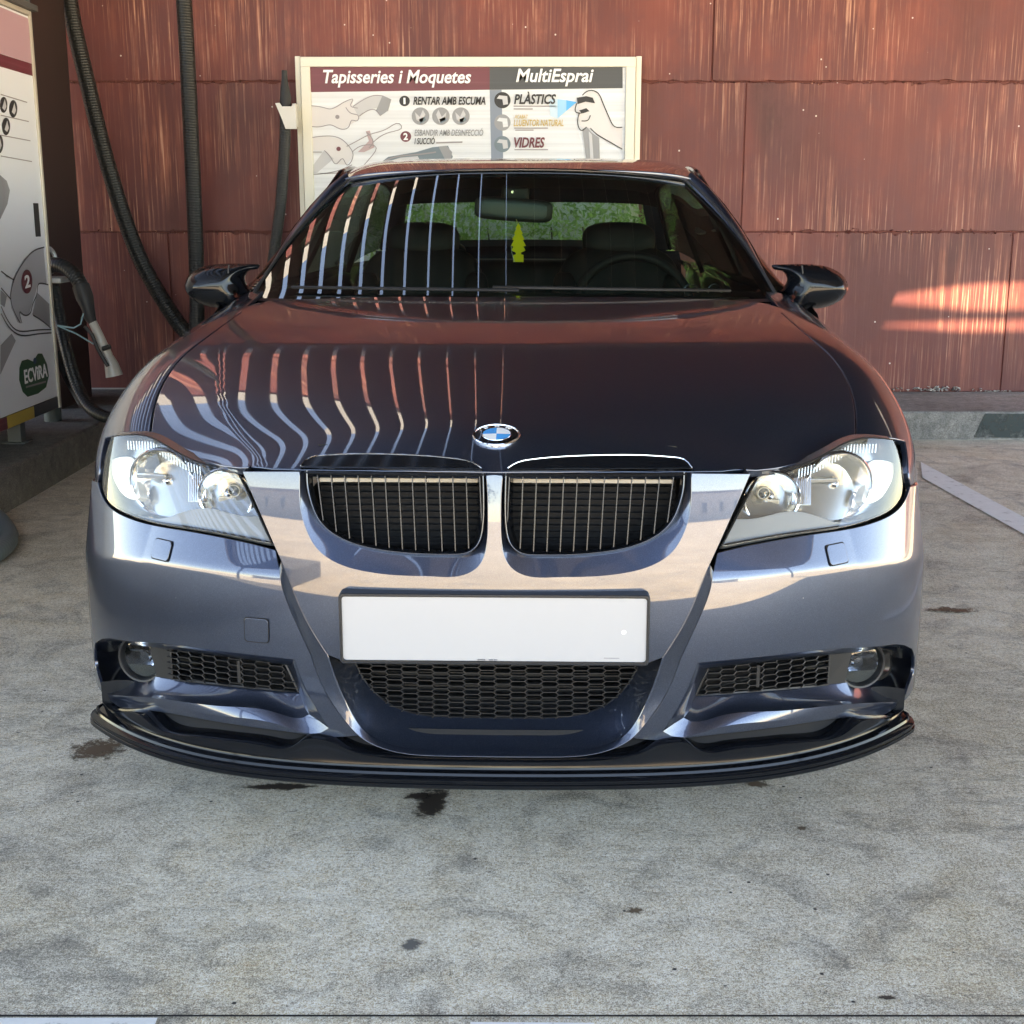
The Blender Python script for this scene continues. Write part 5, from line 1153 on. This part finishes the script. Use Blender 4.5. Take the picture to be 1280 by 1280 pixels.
hp = [at_y(a, b, 7.36) for a, b in hd]; hc = hp[0]; mb = MB(); mb.prism([(p[0], p[2]) for p in hp], lambda x, z: (x, 7.36, z), lambda x, z: (x, 7.385, z)); mb.box((hp[4][0] - .02, 7.385, hp[6][2] + .02), (hp[4][0] - .005, WY - .01, hp[4][2])) ; mb.build('hose_holder', mat('white_holder', (.66, .64, .60), .5), None, label='small white holder plate carrying the hose nozzle beside the sign', cat='holder')

# ================================================================ vacuum cabinet on the left
XC = -2.12
pf = at_x(75, 509, XC); print('cabinet far bottom', pf, at_x(0, 530, XC), at_x(28, 20, XC))
cy1, cz0, cz1 = pf[1], pf[2], 2.03; cy0 = 3.2
cab = empty('vacuum_cabinet', 'white printed self-service vacuum cabinet on the kerb island at the left', 'machine', (XC, cy1, .17))
org = Vector((XC, cy1, .17))
def cb(name, a, b, m, par=cab, bevel=.003): mb = MB(); mb.box(Vector(a) - org, Vector(b) - org); return mb.build(name, m, par, bevel=bevel)
CASE = mat('cabinet_steel', (.10, .11, .11), .45, .3); SIDEP = mat('cabinet_print_white', (.80, .82, .86), .35); ALU = mat('cabinet_edge_trim', (.55, .50, .42), .4, .3)
cb('case', (XC - .75, cy0, cz0), (XC - .006, cy1, cz1), CASE); cb('printed_panel', (XC - .005, cy0 + .02, cz0 + .055), (XC + .0, cy1 - .02, cz1 - .02), SIDEP)
cb('edge_trim', (XC - .006, cy1 - .02, cz0), (XC + .008, cy1 + .004, cz1 + .003), ALU); cb('edge_trim', (XC - .006, cy0, cz1 - .018), (XC + .008, cy1 - .02, cz1 + .003), ALU); cb('roof_plate', (XC - .80, cy0 - .05, cz1 + .004), (XC + .03, cy1 + .03, cz1 + .03), CASE)
for y0, y1, m in ((cy0, 4.62, BURG), (4.62, at_x(10, 535, XC)[1], BURG), (at_x(10, 535, XC)[1], at_x(44, 526, XC)[1], mat('yellow_strip', (.50, .34, .06), .4)), (at_x(44, 526, XC)[1], cy1 - .02, CHAR)): cb('kick_strip', (XC - .005, y0 + .001, cz0), (XC + .001, y1 - .001, cz0 + .053), m)
for y in (cy1 - .35, cy0 + .3): cb('foot', (XC - .12, y, .17), (XC - .06, y + .06, cz0), CASE); 
cb('foot_plate', (XC - .14, cy1 - .37, .17), (XC - .04, cy1 - .27, .178), CASE)
def CP(px, py): p = at_x(px, py, XC); return p[1], p[2]
def c_poly(name, px, m, lay=1):
    pts = [CP(*q) for q in px]; x = .0 + .0012 * lay; mb = MB(); mb.prism(pts, lambda y, z: Vector((XC + x, y, z)) - org, lambda y, z: Vector((XC + x - .001, y, z)) - org); return mb.build(name, m, cab, sharp=None)
def c_line(name, px, m, w=.006, lay=3):
    pts = smooth(px, 4) if len(px) > 2 else px; q = [np.array([XC + .0012 * lay, *CP(*p)]) - np.array(org) for p in pts]; V = []
    for i in range(len(q)):
        d = q[min(i + 1, len(q) - 1)] - q[max(i - 1, 0)]; d = d / np.linalg.norm(d); nn = np.array([0, -d[2], d[1]]) * w / 2; V += [q[i] + nn, q[i] - nn]
    mb = MB(); mb.add(V, [(2 * i, 2 * i + 1, 2 * i + 3, 2 * i + 2) for i in range(len(q) - 1)]); return mb.build(name, m, cab, sharp=None)
ROSE = mat('rose_band_print', (.50, .30, .34), .4)
def zat(py, px=15): return CP(px, py)[1]
def band(z0, z1, m, lay=1): mb = MB(); mb.box(Vector((XC, cy0 + .03, z0)) - org, Vector((XC + .0012 * lay, cy1 - .022, z1)) - org); mb.build('printed_band', m, cab)
zA, zB_, zC_ = CP(30, 92)[1], CP(28, 76)[1], cz1 - .03; band(zB_ + .001, zC_, ROSE); band(zA, zB_, BURG)
for a, b in (((0, 118), (33, 128)), ((0, 144), (35, 152)), ((0, 169), (37, 176)), ((0, 195), (39, 202))): c_line('rule_line', [a, b], LINE, .004)
for cx, cy_i, r_ in ((4, 131, 10), (16, 136, 11), (7, 158, 11), (-2, 180, 12)):
    c_poly('picture_disc', [(cx + r_ * .45 * math.cos(a), cy_i + r_ * math.sin(a)) for a in np.linspace(0, 2 * math.pi, 24)[:-1]], INK, 2); c_poly('picture_shape', [(cx - 2, cy_i + 4), (cx + 1, cy_i - 7), (cx + 3, cy_i + 2), (cx + 1, cy_i + 7)], PALE, 3)
c_poly('brush_head', [(-10, 225), (0, 219), (8, 226), (12, 238), (9, 255), (0, 274), (-10, 280)], MIDG, 1); c_line('drawn_line', [(0, 220), (4, 240), (0, 272)], LINE)
HANDG = mat('hand_grey_print', (.42, .42, .45), .5)
c_poly('hand_fill', [(54, 309), (42, 313), (30, 324), (20, 340), (15, 352), (12, 370), (14, 385), (22, 403), (26, 404), (24, 392), (30, 395), (36, 393), (40, 380), (47, 355), (58, 356)], HANDG, 1)
for ln in ([(54, 309), (42, 313), (30, 325), (20, 341), (14, 357), (12, 371), (15, 386), (24, 404)], [(26, 404), (24, 390), (29, 394), (35, 393), (39, 382), (45, 366), (47, 355), (59, 356)], [(0, 339), (8, 345), (16, 350)], [(0, 360), (12, 374)], [(0, 383), (8, 400), (20, 413), (40, 413), (63, 412)], [(0, 392), (10, 409), (24, 419), (42, 418), (63, 416)], [(40, 394), (50, 400), (62, 410)]): c_line('drawn_line', ln, INK, .006, 4)
c_poly('tube_fill', [(46, 366), (61, 380), (62, 408), (40, 393)], MIDG, 2); c_poly('joint_fill', [(0, 362), (8, 370), (5, 384), (0, 380)], MIDG, 2); c_poly('brush_fill', [(0, 432), (14, 417), (19, 426), (8, 450), (0, 468)], MIDG, 2)
c_poly('step_disc', [(32.2 + 6.5 * math.cos(a), 352 + 15 * math.sin(a)) for a in np.linspace(0, 2 * math.pi, 28)[:-1]], BURG, 5)
GREENL = mat('logo_green', (.015, .085, .035), .4)
c_poly('logo_badge', [(27, 451), (34, 449), (41, 452), (47, 442), (52, 442), (58, 455), (60.5, 470), (57, 484), (47, 492), (34, 496), (28, 490), (23.5, 475), (24, 460)], GREENL, 2)
def c_text(body, xa, ya, xb, yb, cap, m, lay=8, bold=.03):
    (y0, z0), (y1, z1) = CP(xa, ya), CP(xb, yb); _, zc_ = CP(xa, ya - cap); size = (zc_ - z0) / .69; o = text('lettering', body, size, Matrix.Identity(4), m, cab, .0006, size * bold)
    me = o.data; co = np.array([v.co[:] for v in me.vertices]); w0, w1 = co[:, 0].min(), co[:, 0].max(); k = (y1 - y0) / (w1 - w0)
    for v in me.vertices: u_, t_ = (v.co.x - w0) * k, v.co.y; v.co = Vector((XC + .0012 * lay + v.co.z, y0 + u_, z0 + t_ + (z1 - z0) * (u_ / (y1 - y0)))) - org
    me.update(); return o
c_text('2', 29, 360, 35.5, 358, 15, WINK); c_text('ECViRA', 28.5, 479.5, 57, 470, 17, WINK, bold=.02); c_line('small_print', [(31, 484), (56, 477)], LINE, .008, 4); c_poly('logo_dot', [(42.5 + 2 * math.cos(a), 451 + 4 * math.sin(a)) for a in np.linspace(0, 6.28, 14)[:-1]], mat('logo_blue', (.02, .07, .16), .4), 4)
cb('handle_recess', Vector((XC + .001, CP(43, 280)[0], CP(43, 296)[1])), Vector((XC + .004, CP(49, 280)[0], CP(46, 254)[1])), INK)

# column behind the cabinet, with a steel post and cables
BRN = mat('dark_brown_paint', (.030, .016, .015), .55); q = at_y(99, 480, 6.75) - np.array([.10, 0, 0])
col = boxo('steel_column', (q[0] - .36, 6.75, .17), (q[0], 7.25, CZ - .15), BRN, None, label='dark brown steel column behind the cabinet at the left edge', cat='column')
PG = mat('grey_green_paint', (.075, .095, .095), .5); pb = at_y(51, 330, 6.35); pp = empty('utility_post', 'grey green metal post with cables just behind the cabinet', 'post', (pb[0], 6.35, .17))
mb = MB(); mb.tube([(0, 0, 0), (0, 0, 3.0)], .042, 14); mb.build('post_tube', PG, pp)
mb = MB(); mb.tube([(-.05, -.08, 2.2), (-.035, -.08, 1.9), (.02, -.07, 1.4), (.05, -.06, 1.0)], .009, 8); mb.tube([(-.02, -.09, 2.3), (.0, -.09, 1.7), (.02, -.09, 1.2), (.03, -.09, .8)], .007, 8); mb.build('cable', HOSE, pp, kind='stuff')
mb = MB(); mb.box((-.06, -.09, 1.35), (.03, -.045, 1.70)); mb.build('switch_box', INK, pp, bevel=.004)
mb = MB(); ring_ = [(.04 + .04 * math.cos(a), -.02, .78 + .06 * math.sin(a)) for a in np.linspace(0, 6.28, 18)[:-1]]; mb.tube(ring_, .011, 8, closed=True); mb.build('bracket_loop', SATIN, pp)
# suction hose of the cabinet resting in its bracket
hv = empty('suction_hose', 'black suction hose with clear plastic nozzle hanging at the cabinet', 'hose', W(80, 340, 6.15)); hw_ = hv.location.copy(); hr = lambda *a: rel(W(*a), hw_)
mb = MB(); ribbed(mb, [hr(58, 334, 6.2), hr(70, 331, 6.15), hr(85, 336, 6.12), hr(97, 349, 6.1), hr(104, 364, 6.08)], .036); mb.build('hose_tube', HOSE, hv)
mb = MB(); mb.tube([hr(101, 357, 6.08), hr(106, 372, 6.07), hr(110, 385, 6.06), hr(113, 398, 6.06), hr(117, 405, 6.06)], [.040, .040, .030, .026, .016], 14); mb.build('cuff', RUBBER, hv)
CLEAR = mat('clear_dirty_plastic', (.42, .40, .36), .3); mb = MB(); mb.tube([hr(116, 403, 6.06), hr(124, 420, 6.05), hr(131, 436, 6.05), hr(135, 445, 6.05)], [.019, .021, .023, .024], 12); mb.tube([hr(134, 443, 6.05), hr(139, 455, 6.05), hr(143, 470, 6.05)], [.022, .032, .040], 12); mb.build('clear_nozzle', CLEAR, hv)
mb = MB(); mb.tube([hr(106, 408, 6.0), hr(115, 418, 6.0), hr(122, 436, 6.0), hr(130, 450, 6.0), hr(135, 458, 6.0)], .009, 8); mb.tube([hr(128, 436, 6.0), hr(138, 433, 6.0)], .011, 8); mb.build('spray_line', RUBBER, hv, kind='stuff')
mb = MB(); mb.tube([hr(104, 392, 6.03), hr(101, 405, 6.03), hr(92, 410, 6.03), hr(72, 407, 6.03)], .004, 6); mb.tube([hr(72, 407, 6.03), hr(95, 417, 6.03), hr(117, 430, 6.02)], .004, 6); mb.build('blue_tube', mat('pale_blue_tube', (.22, .36, .40), .3), hv, kind='stuff')
mb = MB(); a_, b_ = W(60, 349, 6.2), W(84, 349, 6.2); mb.box((a_[0], 6.05, a_[2] - .012), (b_[0] + .02, 6.28, a_[2] + .012)); mb.build('hose_shelf', mat('pale_shelf', (.38, .39, .38), .4), None, bevel=.006, label='small pale shelf bracket under the suction hose at the cabinet', cat='bracket')
mb = MB(); ribbed(mb, [W(66, 350, 6.3), W(73, 390, 6.3), W(84, 440, 6.25), W(100, 490, 6.2), (W(130, 522, 6.1)[0], 6.1, .23), (W(170, 540, 6.0)[0], 6.1, .215), (-1.9, 6.6, .20)], .030); mb.build('floor_hose', HOSE, None, label='black hose running from the cabinet down and along the kerb behind the car', cat='hose')
mb = MB(); mb.tube([W(70, 440, 6.4), W(84, 472, 6.4), W(102, 503, 6.3), W(125, 520, 6.2)], .022, 10); mb.build('floor_hose', RUBBER, None, label='thinner black hose beside the floor hose at the foot of the column', cat='hose')
# grey hose loop on the ground at the left edge
GH = mat('grey_blue_hose', (.11, .145, .16), .5); mb = MB(); P_ = [np.r_[gp(a, b), .035] for a, b in ((-60, 628), (-25, 642), (2, 664), (12, 683), (2, 699), (-30, 712), (-70, 716))]; ribbed(mb, P_, .034, .02); mb.build('ground_hose', GH, None, label='grey blue hose lying on the concrete at the left edge', cat='hose')

# ================================================================ shrub behind the car, seen through its windows
LEAF = mat('pale_green_leaf', (.16, .30, .07), .5); N, L, B = nodes(LEAF); n_ = tex(LEAF, 'Noise', Scale=7.0, Detail=3.0); L.new(coords(LEAF), n_.inputs['Vector']); L.new(ramp(LEAF, n_.outputs[0], [(.35, (.14, .30, .06)), (.5, (.28, .48, .12)), (.7, (.55, .68, .34))]), B.inputs['Base Color'])
sh = empty('shrub', 'low pale green shrub between the car and the red wall, glimpsed through the car windows', 'shrub', (.08, 7.12, .15)); rnd = random.Random(11); mb = MB()
for _ in range(9000):
    p = Vector((rnd.uniform(-.85, .80), rnd.gauss(0, .12), rnd.uniform(.1, 1.16) - abs(rnd.gauss(0, .03)))); a = Vector((rnd.gauss(0, 1), rnd.gauss(0, 1), rnd.gauss(0, 1))).normalized(); b = a.orthogonal().normalized(); l_, w2 = rnd.uniform(.012, .026), rnd.uniform(.006, .011)
    mb.add([p - a * l_, p + b * w2, p + a * l_, p - b * w2], [(0, 1, 2, 3)])
mb.build('foliage', LEAF, sh, sharp=None, kind='stuff')
mb = MB()
for k in range(9): x = -.7 + k * .17; mb.tube([(x, 0, 0), (x + .03, .02, .4), (x - .02, 0, .95)], [.012, .009, .004], 6)
mb.build('stems', mat('shrub_bark', (.10, .07, .045), .9), sh, kind='stuff')

# ================================================================ across the yard, behind the camera (seen in the paintwork)
def facade(name, x0, x1, y, h, col, label, nwin):
    b_ = empty(name, label, 'building', ((x0 + x1) / 2, y, 0)); m = mat('facade_render', col, .85); o_ = Vector(b_.location)
    def bb(n, a, b, mm, par=b_): mb = MB(); mb.box(Vector(a) - o_, Vector(b) - o_); return mb.build(n, mm, par)
    bb('wall', (x0, y - 8, 0), (x1, y, h), m); bb('roof', (x0 - .3, y - 8.3, h), (x1 + .3, y + .3, h + .25), mat('roof_edge', (.25, .2, .17), .8))
    gl = mat('far_window_glass', (.05, .07, .09), .1); fm = mat('far_window_frame', (.6, .6, .6), .5)
    for f_ in range(int(h // 3)):
        for k in range(nwin):
            x = x0 + (k + .5) * (x1 - x0) / nwin; w = bb('window', (x - .6, y + .005, .9 + f_ * 3), (x + .6, y + .05, 2.3 + f_ * 3), fm); bb('pane', (x - .52, y + .052, .98 + f_ * 3), (x + .52, y + .06, 2.22 + f_ * 3), gl, w)
    return b_
facade('warehouse', -34, -9, -34, 3.0, (.45, .42, .38), 'low beige building across the yard, opposite the car', 6); facade('warehouse', 5, 30, -40, 3.4, (.62, .60, .57), 'long white building further across the yard, opposite the car', 6)
SHR = mat('far_foliage', (.05, .085, .03), .7)
for i, (x, y, s_, lb) in enumerate(((-3.5, -26, 1.9, 'small round tree between the two far buildings'), (1.2, -23, 1.5, 'smaller dark tree in front of the white far building'))):
    t_ = empty('tree', lb, 'tree', (x, y, 0), group='trees across the yard'); rnd = random.Random(i); mb = MB(); mb.tube([(0, 0, 0), (.1, 0, 1.2), (0, .1, 2.4)], [.14, .11, .06], 8)
    for k in range(5): a = k * 1.26; mb.tube([(0, 0, 1.6 + .1 * k), (.8 * math.cos(a), .8 * math.sin(a), 2.5 + .1 * k)], [.05, .02], 6)
    mb.build('trunk', mat('tree_bark', (.09, .07, .05), .9), t_); mb = MB()
    for _ in range(2600):
        d = Vector((rnd.gauss(0, 1), rnd.gauss(0, 1), rnd.gauss(0, 1))).normalized(); k_ = int(rnd.random() * 7); c_ = Vector((math.cos(k_ * .9) * .7, math.sin(k_ * .9) * .7, 2.6 + .35 * math.sin(k_ * 2.1))); p = c_ + d * s_ * .62 * rnd.random() ** .4; a = Vector((rnd.gauss(0, 1), rnd.gauss(0, 1), rnd.gauss(0, 1))).normalized(); b = a.orthogonal(); mb.add([p - a * .07, p + b * .04, p + a * .07, p - b * .04], [(0, 1, 2, 3)])
    mb.build('crown', SHR, t_, sharp=None, kind='stuff')
